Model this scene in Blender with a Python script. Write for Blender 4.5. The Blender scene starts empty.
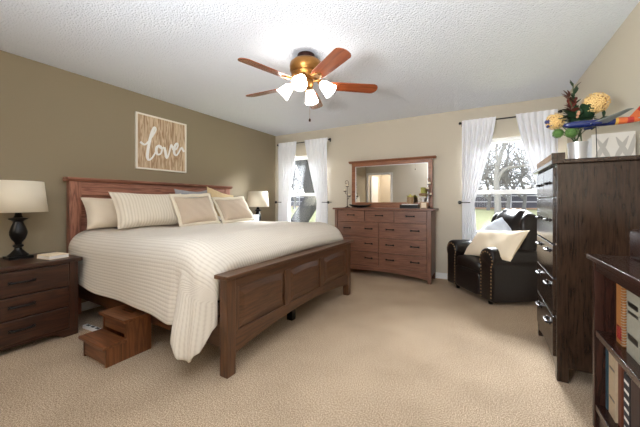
import bpy, bmesh, math, random
from math import sin, cos, pi, radians, sqrt, atan2
from mathutils import Vector, Matrix
random.seed(7)
C = bpy.context.scene.collection
SC = bpy.context.scene

# ------------------------------------------------------------------ camera, sky, lights, exposure
cam_d = bpy.data.cameras.new('camera'); cam = bpy.data.objects.new('camera', cam_d); C.objects.link(cam)
cam.location = (0, 0, 1.134); cam.rotation_euler = (pi / 2, 0, radians(29.56))
cam_d.sensor_width = 36; cam_d.lens = 290 / 640 * 36; cam_d.shift_y = -12 / 640; cam_d.clip_start = 0.02
SC.camera = cam

w = bpy.data.worlds.new('overcast_sky'); SC.world = w; w.use_nodes = True
bg = w.node_tree.nodes['Background']; bg.inputs[0].default_value = (0.86, 0.93, 1.0, 1); bg.inputs[1].default_value = 1.9

def area(name, loc, aim, sx, sy, power, col):
    d = bpy.data.lights.new(name, 'AREA'); d.shape = 'RECTANGLE'; d.size = sx; d.size_y = sy
    d.energy = power; d.color = col
    o = bpy.data.objects.new(name, d); C.objects.link(o); o.location = loc
    o.rotation_euler = (Vector(aim) - Vector(loc)).to_track_quat('-Z', 'Y').to_euler()
    return o
area('daylight_left_window', (-2.2, 7.6, 3.40), (-2.75, 4.6, 1.3), 5.0, 1.4, 1700, (0.90, 0.95, 1.0))
area('daylight_right_window', (-0.4, 7.6, 3.40), (0.1, 4.6, 1.3), 5.0, 1.4, 1700, (0.90, 0.95, 1.0))
area('added_bounce_fill', (-0.78, -0.50, 1.30), (-0.40, -0.02, 2.10), 0.6, 0.5, 72, (0.90, 0.95, 1.0))  # added soft fill behind the camera, lifts ceiling and right wall

SC.view_settings.view_transform = 'Standard'; SC.view_settings.look = 'None'
SC.view_settings.gamma = 1.0; SC.view_settings.use_curve_mapping = False
SC.view_settings.exposure = 0.97
SC.cycles.max_bounces = 10; SC.cycles.diffuse_bounces = 6; SC.cycles.transparent_max_bounces = 16
SC.cycles.caustics_reflective = False; SC.cycles.caustics_refractive = False
SC.cycles.sample_clamp_indirect = 6.0

# ------------------------------------------------------------------ materials
def srgb(r, g, b):
    f = lambda c: ((c / 255 + .055) / 1.055) ** 2.4 if c > 10 else c / 255 / 12.92
    return (f(r), f(g), f(b), 1)
def new_mat(name):
    m = bpy.data.materials.new(name); m.use_nodes = True
    nt = m.node_tree; b = nt.nodes['Principled BSDF']
    return m, nt, b
def N(nt, t, **kw):
    n = nt.nodes.new(t)
    for k, v in kw.items(): setattr(n, k, v)
    return n
def plain(name, col, rough=.5, metal=0, spec=.5, bump=0, bscale=60, var=0, coat=0):
    m, nt, b = new_mat(name)
    b.inputs['Base Color'].default_value = col; b.inputs['Roughness'].default_value = rough
    b.inputs['Metallic'].default_value = metal; b.inputs['Specular IOR Level'].default_value = spec
    b.inputs['Coat Weight'].default_value = coat
    tc = N(nt, 'ShaderNodeTexCoord'); no = N(nt, 'ShaderNodeTexNoise'); no.inputs['Scale'].default_value = bscale
    no.inputs['Detail'].default_value = 3
    nt.links.new(tc.outputs['Object'], no.inputs['Vector'])
    if bump:
        bp = N(nt, 'ShaderNodeBump'); bp.inputs['Strength'].default_value = bump; bp.inputs['Distance'].default_value = .004
        nt.links.new(no.outputs['Fac'], bp.inputs['Height']); nt.links.new(bp.outputs[0], b.inputs['Normal'])
    if var:
        mx = N(nt, 'ShaderNodeMix', data_type='RGBA')
        d = [c * (1 - var) for c in col[:3]] + [1]; l = [min(1, c * (1 + var)) for c in col[:3]] + [1]
        mx.inputs['A'].default_value = d; mx.inputs['B'].default_value = l
        nt.links.new(no.outputs['Fac'], mx.inputs['Factor']); nt.links.new(mx.outputs['Result'], b.inputs['Base Color'])
    return m
def wood(name, dark, light, axis='X', rough=.36, scale=1.0, contrast=.5):
    m, nt, b = new_mat(name)
    tc = N(nt, 'ShaderNodeTexCoord'); mp = N(nt, 'ShaderNodeMapping')
    s = [9 * scale] * 3; s['XYZ'.index(axis)] = .75 * scale; mp.inputs['Scale'].default_value = s
    nt.links.new(tc.outputs['Object'], mp.inputs['Vector'])
    no = N(nt, 'ShaderNodeTexNoise'); no.inputs['Scale'].default_value = 1.6; no.inputs['Detail'].default_value = 5
    no.inputs['Distortion'].default_value = .5
    nt.links.new(mp.outputs[0], no.inputs['Vector'])
    mul = N(nt, 'ShaderNodeMath', operation='MULTIPLY'); mul.inputs[1].default_value = 13
    nt.links.new(no.outputs['Fac'], mul.inputs[0])
    fr = N(nt, 'ShaderNodeMath', operation='PINGPONG'); fr.inputs[1].default_value = 1.0
    nt.links.new(mul.outputs[0], fr.inputs[0])
    fine = N(nt, 'ShaderNodeTexNoise'); fine.inputs['Scale'].default_value = 9; fine.inputs['Detail'].default_value = 3
    nt.links.new(mp.outputs[0], fine.inputs['Vector'])
    mx = N(nt, 'ShaderNodeMix', data_type='FLOAT'); mx.inputs['Factor'].default_value = 1 - contrast
    nt.links.new(fr.outputs[0], mx.inputs['A']); nt.links.new(fine.outputs['Fac'], mx.inputs['B'])
    rp = N(nt, 'ShaderNodeValToRGB'); rp.color_ramp.elements[0].position = .12; rp.color_ramp.elements[1].position = .8
    rp.color_ramp.elements[0].color = dark; rp.color_ramp.elements[1].color = light
    nt.links.new(mx.outputs['Result'], rp.inputs[0]); nt.links.new(rp.outputs[0], b.inputs['Base Color'])
    bp = N(nt, 'ShaderNodeBump'); bp.inputs['Strength'].default_value = .12; bp.inputs['Distance'].default_value = .002
    nt.links.new(mx.outputs['Result'], bp.inputs['Height']); nt.links.new(bp.outputs[0], b.inputs['Normal'])
    b.inputs['Roughness'].default_value = rough
    return m
def ribbed(name, col, line, pitch_v, pitch_u=0, bump=.5, var=.1):
    """woven cloth with stitched ribs; UV in metres"""
    m, nt, b = new_mat(name)
    tc = N(nt, 'ShaderNodeTexCoord'); sp = N(nt, 'ShaderNodeSeparateXYZ')
    nt.links.new(tc.outputs['UV'], sp.inputs[0])
    def wv(out, pitch):
        a = N(nt, 'ShaderNodeMath', operation='MULTIPLY'); a.inputs[1].default_value = 2 * pi / pitch
        nt.links.new(out, a.inputs[0])
        s = N(nt, 'ShaderNodeMath', operation='SINE'); nt.links.new(a.outputs[0], s.inputs[0])
        q = N(nt, 'ShaderNodeMapRange'); q.inputs['From Min'].default_value = -1; q.inputs['From Max'].default_value = 1
        nt.links.new(s.outputs[0], q.inputs['Value']); return q.outputs[0]
    h = wv(sp.outputs['Y'], pitch_v)
    pw = N(nt, 'ShaderNodeMath', operation='POWER'); pw.inputs[1].default_value = .45; nt.links.new(h, pw.inputs[0]); h = pw.outputs[0]
    if pitch_u:
        h2 = wv(sp.outputs['X'], pitch_u)
        mn = N(nt, 'ShaderNodeMath', operation='MULTIPLY_ADD'); mn.inputs[1].default_value = .25
        nt.links.new(h2, mn.inputs[0]); nt.links.new(h, mn.inputs[2]); h = mn.outputs[0]
    no = N(nt, 'ShaderNodeTexNoise'); no.inputs['Scale'].default_value = 220; nt.links.new(tc.outputs['UV'], no.inputs['Vector'])
    ad = N(nt, 'ShaderNodeMath', operation='MULTIPLY_ADD'); ad.inputs[1].default_value = .35
    nt.links.new(no.outputs['Fac'], ad.inputs[0]); nt.links.new(h, ad.inputs[2])
    mx = N(nt, 'ShaderNodeMix', data_type='RGBA'); mx.inputs['A'].default_value = line; mx.inputs['B'].default_value = col
    nt.links.new(h, mx.inputs['Factor']); nt.links.new(mx.outputs['Result'], b.inputs['Base Color'])
    bp = N(nt, 'ShaderNodeBump'); bp.inputs['Strength'].default_value = bump; bp.inputs['Distance'].default_value = .006
    nt.links.new(ad.outputs[0], bp.inputs['Height']); nt.links.new(bp.outputs[0], b.inputs['Normal'])
    b.inputs['Roughness'].default_value = .9; b.inputs['Specular IOR Level'].default_value = .15
    return m
M = {}
def wall_mat(name, col):
    return plain(name, col, .75, 0, .25, .12, 260)
M['paint'] = wall_mat('khaki_wall_paint', srgb(202, 192, 174))
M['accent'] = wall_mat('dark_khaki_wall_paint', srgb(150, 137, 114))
M['white'] = plain('white_trim_paint', srgb(232, 231, 228), .35)
m, nt, b = new_mat('popcorn_ceiling')
b.inputs['Base Color'].default_value = srgb(230, 235, 244); b.inputs['Roughness'].default_value = .95; b.inputs['Specular IOR Level'].default_value = .1
tc = N(nt, 'ShaderNodeTexCoord'); vo = N(nt, 'ShaderNodeTexVoronoi'); vo.inputs['Scale'].default_value = 80
no = N(nt, 'ShaderNodeTexNoise'); no.inputs['Scale'].default_value = 60; no.inputs['Detail'].default_value = 4
nt.links.new(tc.outputs['Object'], vo.inputs['Vector']); nt.links.new(tc.outputs['Object'], no.inputs['Vector'])
sb = N(nt, 'ShaderNodeMath', operation='SUBTRACT'); nt.links.new(no.outputs['Fac'], sb.inputs[0]); nt.links.new(vo.outputs['Distance'], sb.inputs[1])
bp = N(nt, 'ShaderNodeBump'); bp.inputs['Strength'].default_value = .65; bp.inputs['Distance'].default_value = .010
nt.links.new(sb.outputs[0], bp.inputs['Height']); nt.links.new(bp.outputs[0], b.inputs['Normal'])
M['ceiling'] = m
m, nt, b = new_mat('beige_carpet')
tc = N(nt, 'ShaderNodeTexCoord'); n1 = N(nt, 'ShaderNodeTexNoise'); n1.inputs['Scale'].default_value = 145; n1.inputs['Detail'].default_value = 5
n1.inputs['Roughness'].default_value = .75
n2 = N(nt, 'ShaderNodeTexNoise'); n2.inputs['Scale'].default_value = 2.2; n2.inputs['Detail'].default_value = 3
for n_ in (n1, n2): nt.links.new(tc.outputs['Object'], n_.inputs['Vector'])
rp = N(nt, 'ShaderNodeValToRGB'); rp.color_ramp.elements[0].position = .39; rp.color_ramp.elements[1].position = .60
rp.color_ramp.elements[0].color = srgb(140, 114, 90); rp.color_ramp.elements[1].color = srgb(230, 208, 180)
nt.links.new(n1.outputs['Fac'], rp.inputs[0])
mx = N(nt, 'ShaderNodeMix', data_type='RGBA', blend_type='MULTIPLY'); mx.inputs['Factor'].default_value = .5
r2 = N(nt, 'ShaderNodeValToRGB'); r2.color_ramp.elements[0].color = (.72, .70, .68, 1); r2.color_ramp.elements[1].color = (1, 1, 1, 1)
r2.color_ramp.elements[0].position = .35; r2.color_ramp.elements[1].position = .65
nt.links.new(n2.outputs['Fac'], r2.inputs[0]); nt.links.new(rp.outputs[0], mx.inputs['A']); nt.links.new(r2.outputs[0], mx.inputs['B'])
nt.links.new(mx.outputs['Result'], b.inputs['Base Color'])
bp = N(nt, 'ShaderNodeBump'); bp.inputs['Strength'].default_value = .8; bp.inputs['Distance'].default_value = .012
nt.links.new(n1.outputs['Fac'], bp.inputs['Height']); nt.links.new(bp.outputs[0], b.inputs['Normal'])
b.inputs['Roughness'].default_value = 1; b.inputs['Specular IOR Level'].default_value = .05
M['carpet'] = m

BD, BL = srgb(50, 31, 19), srgb(102, 67, 43)
for ax in 'XYZ':
    M['bed' + ax] = wood('cherry_stained_oak_' + ax.lower(), BD, BL, ax, .34, .8, .3)
    M['head' + ax] = wood('reddish_stained_oak_' + ax.lower(), srgb(104, 62, 48), srgb(178, 122, 99), ax, .36)
    M['dres' + ax] = wood('brown_cherry_wood_' + ax.lower(), srgb(84, 52, 38), srgb(132, 90, 70), ax, .36, 1, .3)
    M['chest' + ax] = wood('dark_brown_oak_' + ax.lower(), srgb(28, 19, 13), srgb(60, 43, 32), ax, .2, 1.7, .35)
    M['night' + ax] = wood('dark_cherry_wood_' + ax.lower(), srgb(34, 18, 11), srgb(70, 40, 25), ax, .36)
    M['case' + ax] = wood('mahogany_bookcase_' + ax.lower(), srgb(26, 14, 11), srgb(58, 33, 25), ax, .25, 1, .3)
    M['step' + ax] = wood('honey_brown_wood_' + ax.lower(), srgb(74, 40, 19), srgb(122, 74, 42), ax, .4)
M['mirrX'] = wood('warm_oak_mirror_frame', srgb(104, 62, 40), srgb(160, 106, 74), 'X', .36, 1, .3)
M['oak'] = wood('pale_oak_box', srgb(140, 108, 74), srgb(186, 152, 112), 'Y', .5)
M['blade'] = wood('cherry_fan_blade', srgb(112, 52, 28), srgb(158, 82, 46), 'X', .2, .8, .3)
M['blade'].node_tree.nodes['Principled BSDF'].inputs['Coat Weight'].default_value = .9
M['blade'].node_tree.nodes['Principled BSDF'].inputs['Coat Roughness'].default_value = .22
M['bronze'] = plain('dark_bronze_pull', srgb(34, 30, 28), .35, .7)
M['brass'] = plain('antique_brass', srgb(150, 106, 56), .35, .85, .5, .1, 90, .15)
M['darkmetal'] = plain('oil_rubbed_bronze', srgb(58, 30, 20), .4, .6)
M['black'] = plain('black_gloss_paint', srgb(14, 12, 11), .3, 0, .3)
M['shade'] = plain('linen_lamp_shade', srgb(226, 216, 196), .9, 0, .1, .2, 300)
M['plainpillow'] = plain('cream_cotton', srgb(226, 212, 192), .95, 0, .1, .15, 50)
M['taupe'] = plain('taupe_linen', srgb(204, 186, 166), .95, 0, .1, .4, 320, .12)
M['flange'] = plain('ivory_flange_cloth', srgb(234, 224, 204), .95, 0, .1, .2, 200)
M['greycloth'] = plain('blue_grey_pillow_cloth', srgb(160, 160, 164), .95, 0, .1, .4, 90, .25)
M['gold'] = plain('golden_tan_cloth', srgb(216, 192, 150), .95, 0, .1, .4, 90, .2)
M['whitecloth'] = plain('white_cotton', srgb(232, 228, 222), .95, 0, .1, .15, 60)
M['quilt'] = ribbed('ribbed_white_coverlet', srgb(222, 214, 202), srgb(204, 194, 181), .027, .027, .25)
M['sham'] = ribbed('ribbed_ivory_sham', srgb(232, 222, 206), srgb(214, 202, 184), .03, 0, .5)
M['leather'] = plain('dark_brown_leather', srgb(24, 17, 15), .34, 0, .38, .35, 70, .2)
M['nail'] = plain('antique_nailhead', srgb(176, 144, 106), .35, .7)
M['cream'] = plain('cream_throw_pillow_cloth', srgb(238, 222, 196), .95, 0, .1, .3, 240)
M['paleblue'] = plain('pale_blue_white_pillow_cloth', srgb(222, 230, 242), .95, 0, .1, .3, 60, .1)
M['silver'] = plain('brushed_silver', srgb(215, 216, 218), .3, .75)
M['mirror'] = plain('mirror_glass', (.9, .9, .9, 1), .01, 1)
M['knob'] = plain('nickel', srgb(170, 168, 162), .3, .9)
# curtains: thin cloth that lets daylight through
m, nt, b = new_mat('sheer_white_curtain')
df = N(nt, 'ShaderNodeBsdfDiffuse'); df.inputs[0].default_value = srgb(246, 246, 248)
tl = N(nt, 'ShaderNodeBsdfTranslucent'); tl.inputs[0].default_value = srgb(236, 238, 242)
mxs = N(nt, 'ShaderNodeMixShader'); mxs.inputs[0].default_value = .02
nt.links.new(df.outputs[0], mxs.inputs[1]); nt.links.new(tl.outputs[0], mxs.inputs[2])
nt.links.new(mxs.outputs[0], nt.nodes['Material Output'].inputs[0]); nt.nodes.remove(b)
M['curtain'] = m
m, nt, b = new_mat('window_glass')
tr = N(nt, 'ShaderNodeBsdfTransparent'); gl = N(nt, 'ShaderNodeBsdfGlossy'); gl.inputs['Roughness'].default_value = .02
fz = N(nt, 'ShaderNodeFresnel'); fz.inputs[0].default_value = 1.45
mxs = N(nt, 'ShaderNodeMixShader')
nt.links.new(fz.outputs[0], mxs.inputs[0]); nt.links.new(tr.outputs[0], mxs.inputs[1]); nt.links.new(gl.outputs[0], mxs.inputs[2])
nt.links.new(mxs.outputs[0], nt.nodes['Material Output'].inputs[0]); nt.nodes.remove(b)
M['glass'] = m
def emit(name, col, s):
    m, nt, b = new_mat(name)
    b.inputs['Base Color'].default_value = col; b.inputs['Emission Color'].default_value = col; b.inputs['Emission Strength'].default_value = s
    return m
M['bulbshade'] = emit('lit_frosted_glass', (1.0, .94, .86, 1), 7.5)
# outdoors
M['bark'] = plain('grey_bark', srgb(66, 65, 67), .95, 0, .1, 1, 22, .35)
M['palebark'] = plain('pale_bare_branch', srgb(112, 110, 110), .95, 0, .1, .5, 22, .2)
M['lawn'] = plain('winter_lawn', srgb(150, 150, 116), 1, 0, .05, .5, 6, .2)
M['dirt'] = plain('dirt_strip', srgb(150, 122, 96), 1, 0, .05, .5, 6, .2)
M['fence'] = plain('weathered_fence_wood', srgb(84, 84, 92), .9, 0, .1, .4, 12, .3)
M['post'] = plain('galvanised_fence_rail', srgb(170, 172, 178), .6)

# ------------------------------------------------------------------ mesh helpers
class MB:
    def __init__(s): s.v = []; s.f = []; s.uv = {}
    def box(s, x0, y0, z0, x1, y1, z1):
        x0, x1 = sorted((x0, x1)); y0, y1 = sorted((y0, y1)); z0, z1 = sorted((z0, z1))
        n = len(s.v)
        s.v += [(x0, y0, z0), (x1, y0, z0), (x1, y1, z0), (x0, y1, z0), (x0, y0, z1), (x1, y0, z1), (x1, y1, z1), (x0, y1, z1)]
        s.f += [tuple(n + i for i in q) for q in ((0, 3, 2, 1), (4, 5, 6, 7), (0, 1, 5, 4), (1, 2, 6, 5), (2, 3, 7, 6), (3, 0, 4, 7))]
        return s
    def prism(s, poly, ax, a, b):
        """poly in the two axes other than ax, extruded a..b"""
        n = len(s.v); k = len(poly)
        def P(p, t):
            return {'X': (t, p[0], p[1]), 'Y': (p[0], t, p[1]), 'Z': (p[0], p[1], t)}[ax]
        s.v += [P(p, a) for p in poly] + [P(p, b) for p in poly]
        s.f.append(tuple(n + i for i in range(k))[::-1]); s.f.append(tuple(n + k + i for i in range(k)))
        for i in range(k):
            j = (i + 1) % k; s.f.append((n + i, n + j, n + k + j, n + k + i))
        return s
    def tube(s, pts, r, n=8, flat=None, cap=True):
        pts = [Vector(p) for p in pts]; m = len(pts); base = len(s.v)
        rr = r if isinstance(r, (list, tuple)) else [r] * m
        up = None
        for i, p in enumerate(pts):
            d = (pts[min(i + 1, m - 1)] - pts[max(i - 1, 0)]).normalized()
            if up is None:
                up = Vector((0, 0, 1)) if abs(d.z) < .9 else Vector((1, 0, 0))
            a = d.cross(up).normalized(); up = a.cross(d).normalized()
            for k in range(n):
                t = 2 * pi * k / n
                s.v.append(tuple(p + a * cos(t) * rr[i] + up * sin(t) * rr[i]))
        for i in range(m - 1):
            for k in range(n):
                q = (k + 1) % n
                s.f.append((base + i * n + k, base + i * n + q, base + (i + 1) * n + q, base + (i + 1) * n + k))
        if cap:
            s.f.append(tuple(base + k for k in range(n))[::-1]); s.f.append(tuple(base + (m - 1) * n + k for k in range(n)))
        return s
    def lathe(s, prof, n=24, c=(0, 0, 0), mat=None):
        base = len(s.v)
        for (r, z) in prof:
            for k in range(n):
                t = 2 * pi * k / n; p = Vector((r * cos(t), r * sin(t), z))
                if mat: p = mat @ p
                s.v.append(tuple(p + Vector(c)))
        for i in range(len(prof) - 1):
            for k in range(n):
                q = (k + 1) % n
                s.f.append((base + i * n + k, base + i * n + q, base + (i + 1) * n + q, base + (i + 1) * n + k))
        return s
    def sphere(s, c, r, n=10, sc=(1, 1, 1)):
        m = n // 2 + 1
        return s.lathe_s([(max(r * sin(pi * i / m), r * .02), -r * cos(pi * i / m)) for i in range(m + 1)], n, c, sc)
    def lathe_s(s, prof, n, c, sc):
        return s.lathe(prof, n, c, Matrix.Diagonal(Vector(sc)))
    def grid(s, fn, nu, nv, uv=None, closed_u=False):
        base = len(s.v)
        for i in range(nu + 1):
            for j in range(nv + 1):
                s.v.append(tuple(fn(i / nu, j / nv)))
                if uv: s.uv[len(s.v) - 1] = uv(i / nu, j / nv)
        for i in range(nu):
            for j in range(nv):
                a = base + i * (nv + 1) + j
                s.f.append((a, a + nv + 1, a + nv + 2, a + 1))
        return s
    def sup(s, c, a, e1=.35, e2=.35, n=28, m=16, fn=None, mat=None):
        """superellipsoid: a rounded cushion block of half-sizes a"""
        sg = lambda x, e: math.copysign(abs(x) ** e, x)
        base = len(s.v)
        for i in range(m + 1):
            ph = -pi / 2 + pi * i / m
            for k in range(n):
                t = 2 * pi * k / n
                cp = max(cos(ph), 1e-4)
                p = Vector((a[0] * sg(cp, e1) * sg(cos(t), e2), a[1] * sg(cp, e1) * sg(sin(t), e2), a[2] * sg(sin(ph), e1)))
                if fn: p = fn(p)
                if mat: p = mat @ p
                s.v.append(tuple(p + Vector(c)))
        for i in range(m):
            for k in range(n):
                q = (k + 1) % n
                s.f.append((base + i * n + k, base + i * n + q, base + (i + 1) * n + q, base + (i + 1) * n + k))
        return s
def obj(name, mb, mat, parent=None, bevel=0, smooth=True, angle=35, sub=0, solid=0, kind=None, recalc=True):
    me = bpy.data.meshes.new(name)
    me.from_pydata(mb.v, [], mb.f)
    if mb.uv:
        l = me.uv_layers.new(name='UVMap')
        for lp in me.loops: l.data[lp.index].uv = mb.uv.get(lp.vertex_index, (0, 0))
    bm = bmesh.new(); bm.from_mesh(me)
    if not mb.uv: bmesh.ops.remove_doubles(bm, verts=bm.verts, dist=1e-6)
    if recalc: bmesh.ops.recalc_face_normals(bm, faces=bm.faces)
    bm.to_mesh(me); bm.free()
    if smooth:
        me.shade_smooth(); me.set_sharp_from_angle(angle=radians(angle))
    o = bpy.data.objects.new(name, me); C.objects.link(o)
    if mat: me.materials.append(mat if not isinstance(mat, str) else M[mat])
    if parent: o.parent = parent
    if solid:
        md = o.modifiers.new('solid', 'SOLIDIFY'); md.thickness = solid; md.offset = 0
    if bevel:
        md = o.modifiers.new('bevel', 'BEVEL'); md.width = bevel; md.segments = 2; md.limit_method = 'ANGLE'; md.angle_limit = radians(40)
        md.harden_normals = True
    if sub:
        md = o.modifiers.new('sub', 'SUBSURF'); md.levels = sub; md.render_levels = sub
    if kind: o['kind'] = kind
    return o
def tag(o, label, cat, group=None):
    o['label'] = label; o['category'] = cat
    if group: o['group'] = group
    return o
def thing(name, label, cat, loc=(0, 0, 0), rz=0, group=None):
    o = bpy.data.objects.new(name, None); C.objects.link(o); o.empty_display_size = .05
    o.location = loc; o.rotation_euler = (0, 0, rz)
    return tag(o, label, cat, group)
def struct(name, mb, mat, parent=None, **kw):
    return obj(name, mb, mat, parent, kind=None if parent else 'structure', **kw)
def dup(root, loc, rz, label, group=None, cat=None):
    def cp(o, par):
        c = o.copy(); C.objects.link(c)
        if par: c.parent = par
        for ch in list(o.children): cp(ch, c)
        return c
    r = cp(root, None); r.location = loc; r.rotation_euler = (0, 0, rz); r['label'] = label
    if group: r['group'] = group
    return r
def bx(*a): return MB().box(*a)
def lerp(tab, x):
    if x <= tab[0][0]: return tab[0][1]
    for (a, p), (b_, q) in zip(tab, tab[1:]):
        if x <= b_:
            t = (x - a) / (b_ - a); t = t * t * (3 - 2 * t)
            return p + (q - p) * t
    return tab[-1][1]
def bez(pts, n=8):
    """Catmull-Rom through points"""
    P = [Vector(p) for p in pts]; P = [2 * P[0] - P[1]] + P + [2 * P[-1] - P[-2]]; out = []
    for i in range(1, len(P) - 2):
        for k in range(n):
            t = k / n; a, b_, c, d = P[i - 1:i + 3]
            out.append(.5 * ((2 * b_) + (c - a) * t + (2 * a - 5 * b_ + 4 * c - d) * t * t + (3 * b_ - a - 3 * c + d) * t ** 3))
    out.append(P[-2]); return out

# ------------------------------------------------------------------ room shell
XL, XR, YB, YR, ZC = -3.63, .88, 4.60, -.70, 2.44
T = .14
struct('floor', bx(XL - T, YR - T, -.12, XR + T, YB + T, 0), 'carpet')
struct('ceiling', bx(XL - T, YR - T, ZC, XR + T, YB + T, ZC + .12), 'ceiling')
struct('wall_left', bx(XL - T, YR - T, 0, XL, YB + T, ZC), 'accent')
struct('wall_right', bx(XR, YR - T, 0, XR + T, YB + T, ZC), 'paint')
W1 = (-3.40, -2.50); W2 = (-.20, .70); WZ = (.62, 2.00)
wb = MB()
for a, b_ in ((XL, W1[0]), (W1[1], W2[0]), (W2[1], XR)): wb.box(a, YB, 0, b_, YB + T, ZC)
for a, b_ in (W1, W2):
    wb.box(a, YB, 0, b_, YB + T, WZ[0]); wb.box(a, YB, WZ[1], b_, YB + T, ZC)
struct('wall_back', wb, 'paint', smooth=False)
DX = (-3.54, -2.76); DZ = 2.05
wr = MB(); wr.box(XL, YR - T, 0, DX[0], YR, ZC); wr.box(DX[1], YR - T, 0, XR, YR, ZC); wr.box(DX[0], YR - T, DZ, DX[1], YR, ZC)
struct('wall_rear', wr, 'paint', smooth=False)
# hallway beyond the rear door
hb = MB(); hb.box(XL - T, -2.3, -.12, -2.0, YR - T, 0)
struct('floor_hall', hb, 'carpet')
hb = MB(); hb.box(XL - T, -2.42, 0, -2.0, -2.3, ZC); hb.box(XL - T, -2.3, 0, XL, YR - T, ZC); hb.box(-2.0, -2.42, 0, -1.88, YR - T, ZC)
struct('wall_hall', hb, 'paint', smooth=False)
struct('ceiling_hall', bx(XL - T, -2.42, ZC, -1.88, YR - T, ZC + .1), 'ceiling')
hl = bpy.data.lights.new('hall_light', 'POINT'); hl.energy = 22; hl.shadow_soft_size = .12; hl.color = (1, .9, .78)
ho = bpy.data.objects.new('hall_light', hl); C.objects.link(ho); ho.location = (-2.7, -1.5, 2.2)
tr_ = MB()
tr_.box(DX[0] - .07, YR, 0, DX[0], YR + .02, DZ + .07); tr_.box(DX[1], YR, 0, DX[1] + .07, YR + .02, DZ + .07); tr_.box(DX[0], YR, DZ, DX[1], YR + .02, DZ + .07)
struct('trim_1', tr_, 'white', bevel=.004)
dr = struct('door_1', bx(DX[0] + .02, YR - T - .74, .01, DX[0] + .055, YR - T - .01, DZ - .01), 'white', bevel=.003)
k = MB(); k.sphere((DX[0] + .09, YR - T - .68, 1.0), .028, 12); k.tube([(DX[0] + .05, YR - T - .68, 1.0), (DX[0] + .09, YR - T - .68, 1.0)], .01)
obj('door_handle', k, 'knob', dr)
# baseboards
BH = .085
struct('baseboard_left', bx(XL, YR, 0, XL + .015, YB, BH), 'white', bevel=.003)
struct('baseboard_back', bx(XL + .016, YB - .015, 0, XR - .016, YB, BH), 'white', bevel=.003)
struct('baseboard_right', bx(XR - .015, YR, 0, XR, YB, BH), 'white', bevel=.003)
struct('baseboard_rear', bx(DX[1] + .071, YR, 0, XR - .016, YR + .015, BH), 'white', bevel=.003)

def window(n, x0, x1):
    fr = MB(); y0, y1 = YB + .05, YB + .12; z0, z1 = WZ; e = .04
    fr.box(x0, y0, z0, x0 + e, y1, z1); fr.box(x1 - e, y0, z0, x1, y1, z1)
    fr.box(x0 + e, y0, z1 - e, x1 - e, y1, z1); fr.box(x0 + e, y0, z0, x1 - e, y1, z0 + e)
    root = struct('window_%d' % n, fr, 'white', bevel=.003)
    zm = 1.27
    up = MB(); a, b_ = x0 + e, x1 - e; s = .035
    up.box(a, y0 + .04, zm - .02, b_, y0 + .065, zm + .02); up.box(a, y0 + .04, zm, a + s * .6, y0 + .065, z1 - e); up.box(b_ - s * .6, y0 + .04, zm, b_, y0 + .065, z1 - e); up.box(a, y0 + .04, z1 - e - s * .6, b_, y0 + .065, z1 - e)
    obj('upper_sash', up, 'white', root, smooth=False)
    lo = MB(); lo.box(a, y0 + .005, zm - .035, b_, y0 + .035, zm + .025); lo.box(a, y0 + .005, z0 + e, b_, y0 + .035, z0 + e + .05)
    lo.box(a, y0 + .005, z0 + e, a + s, y0 + .035, zm); lo.box(b_ - s, y0 + .005, z0 + e, b_, y0 + .035, zm)
    obj('lower_sash', lo, 'white', root, smooth=False)
    obj('glass_pane', bx(a, y0 + .05, zm, b_, y0 + .054, z1 - e), 'glass', root, smooth=False)
    obj('glass_pane', bx(a, y0 + .018, z0 + e, b_, y0 + .022, zm), 'glass', root, smooth=False)
    for f in (.2, .8):
        x = a + (b_ - a) * f
        lk = MB(); lk.box(x - .03, y0 - .004, zm + .025, x + .03, y0 + .03, zm + .04); lk.box(x - .012, y0 - .012, zm + .04, x + .03, y0 + .015, zm + .055)
        obj('sash_lock', lk, 'knob', root, bevel=.002)
    obj('window_sill', bx(x0 - .04, YB - .05, z0 - .03, x1 + .04, YB + .06, z0), 'white', root, bevel=.004)
    return root
window(1, *W1); window(2, *W2)

# ------------------------------------------------------------------ outdoors
gr = MB()
gr.grid(lambda u, v: (-45 + 75 * u, 4.76 + 24.14 * v, -.25 + .9 * min(1, v * 24 / 20.)), 6, 8)
struct('ground_lawn', gr, 'lawn')
struct('ground_dirt', MB().grid(lambda u, v: (-45 + 75 * u, 23.2 + 1.8 * v, .63 + .05 * v), 4, 1), 'dirt')
M['bounceslab'] = plain('pale_bounce_slab', srgb(214, 212, 206), .9, 0, .1, .2, 20, .05)
struct('ground_bounce_slab', bx(-9, YB + T + .02, -.34, 5, 9.5, -.22), 'bounceslab')  # unseen pale slab, added to bounce window light up to the ceiling
fe = MB()
fx = -42
fence = thing('garden_fence', 'grey weathered panel fence with pale rails across the far lawn', 'fence', (0, 25, .65))
for i in range(440):
    fe.box(fx, 0, 0, fx + .148, .025, 1.16 + random.uniform(-.01, .01)); fx += .15
obj('fence_board', fe, 'fence', fence, smooth=False, kind='stuff')
fe = MB()
fe.box(-42, -.06, .42, 24, -.005, .5); fe.box(-42, -.06, .86, 24, -.005, .94)
obj('fence_rail', fe, 'post', fence, smooth=False)
for i in range(24):
    obj('fence_post', bx(-40 + i * 2.6, -.14, -.1, -40 + i * 2.6 + .1, -.06, 1.25), 'post', fence, smooth=False)

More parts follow.
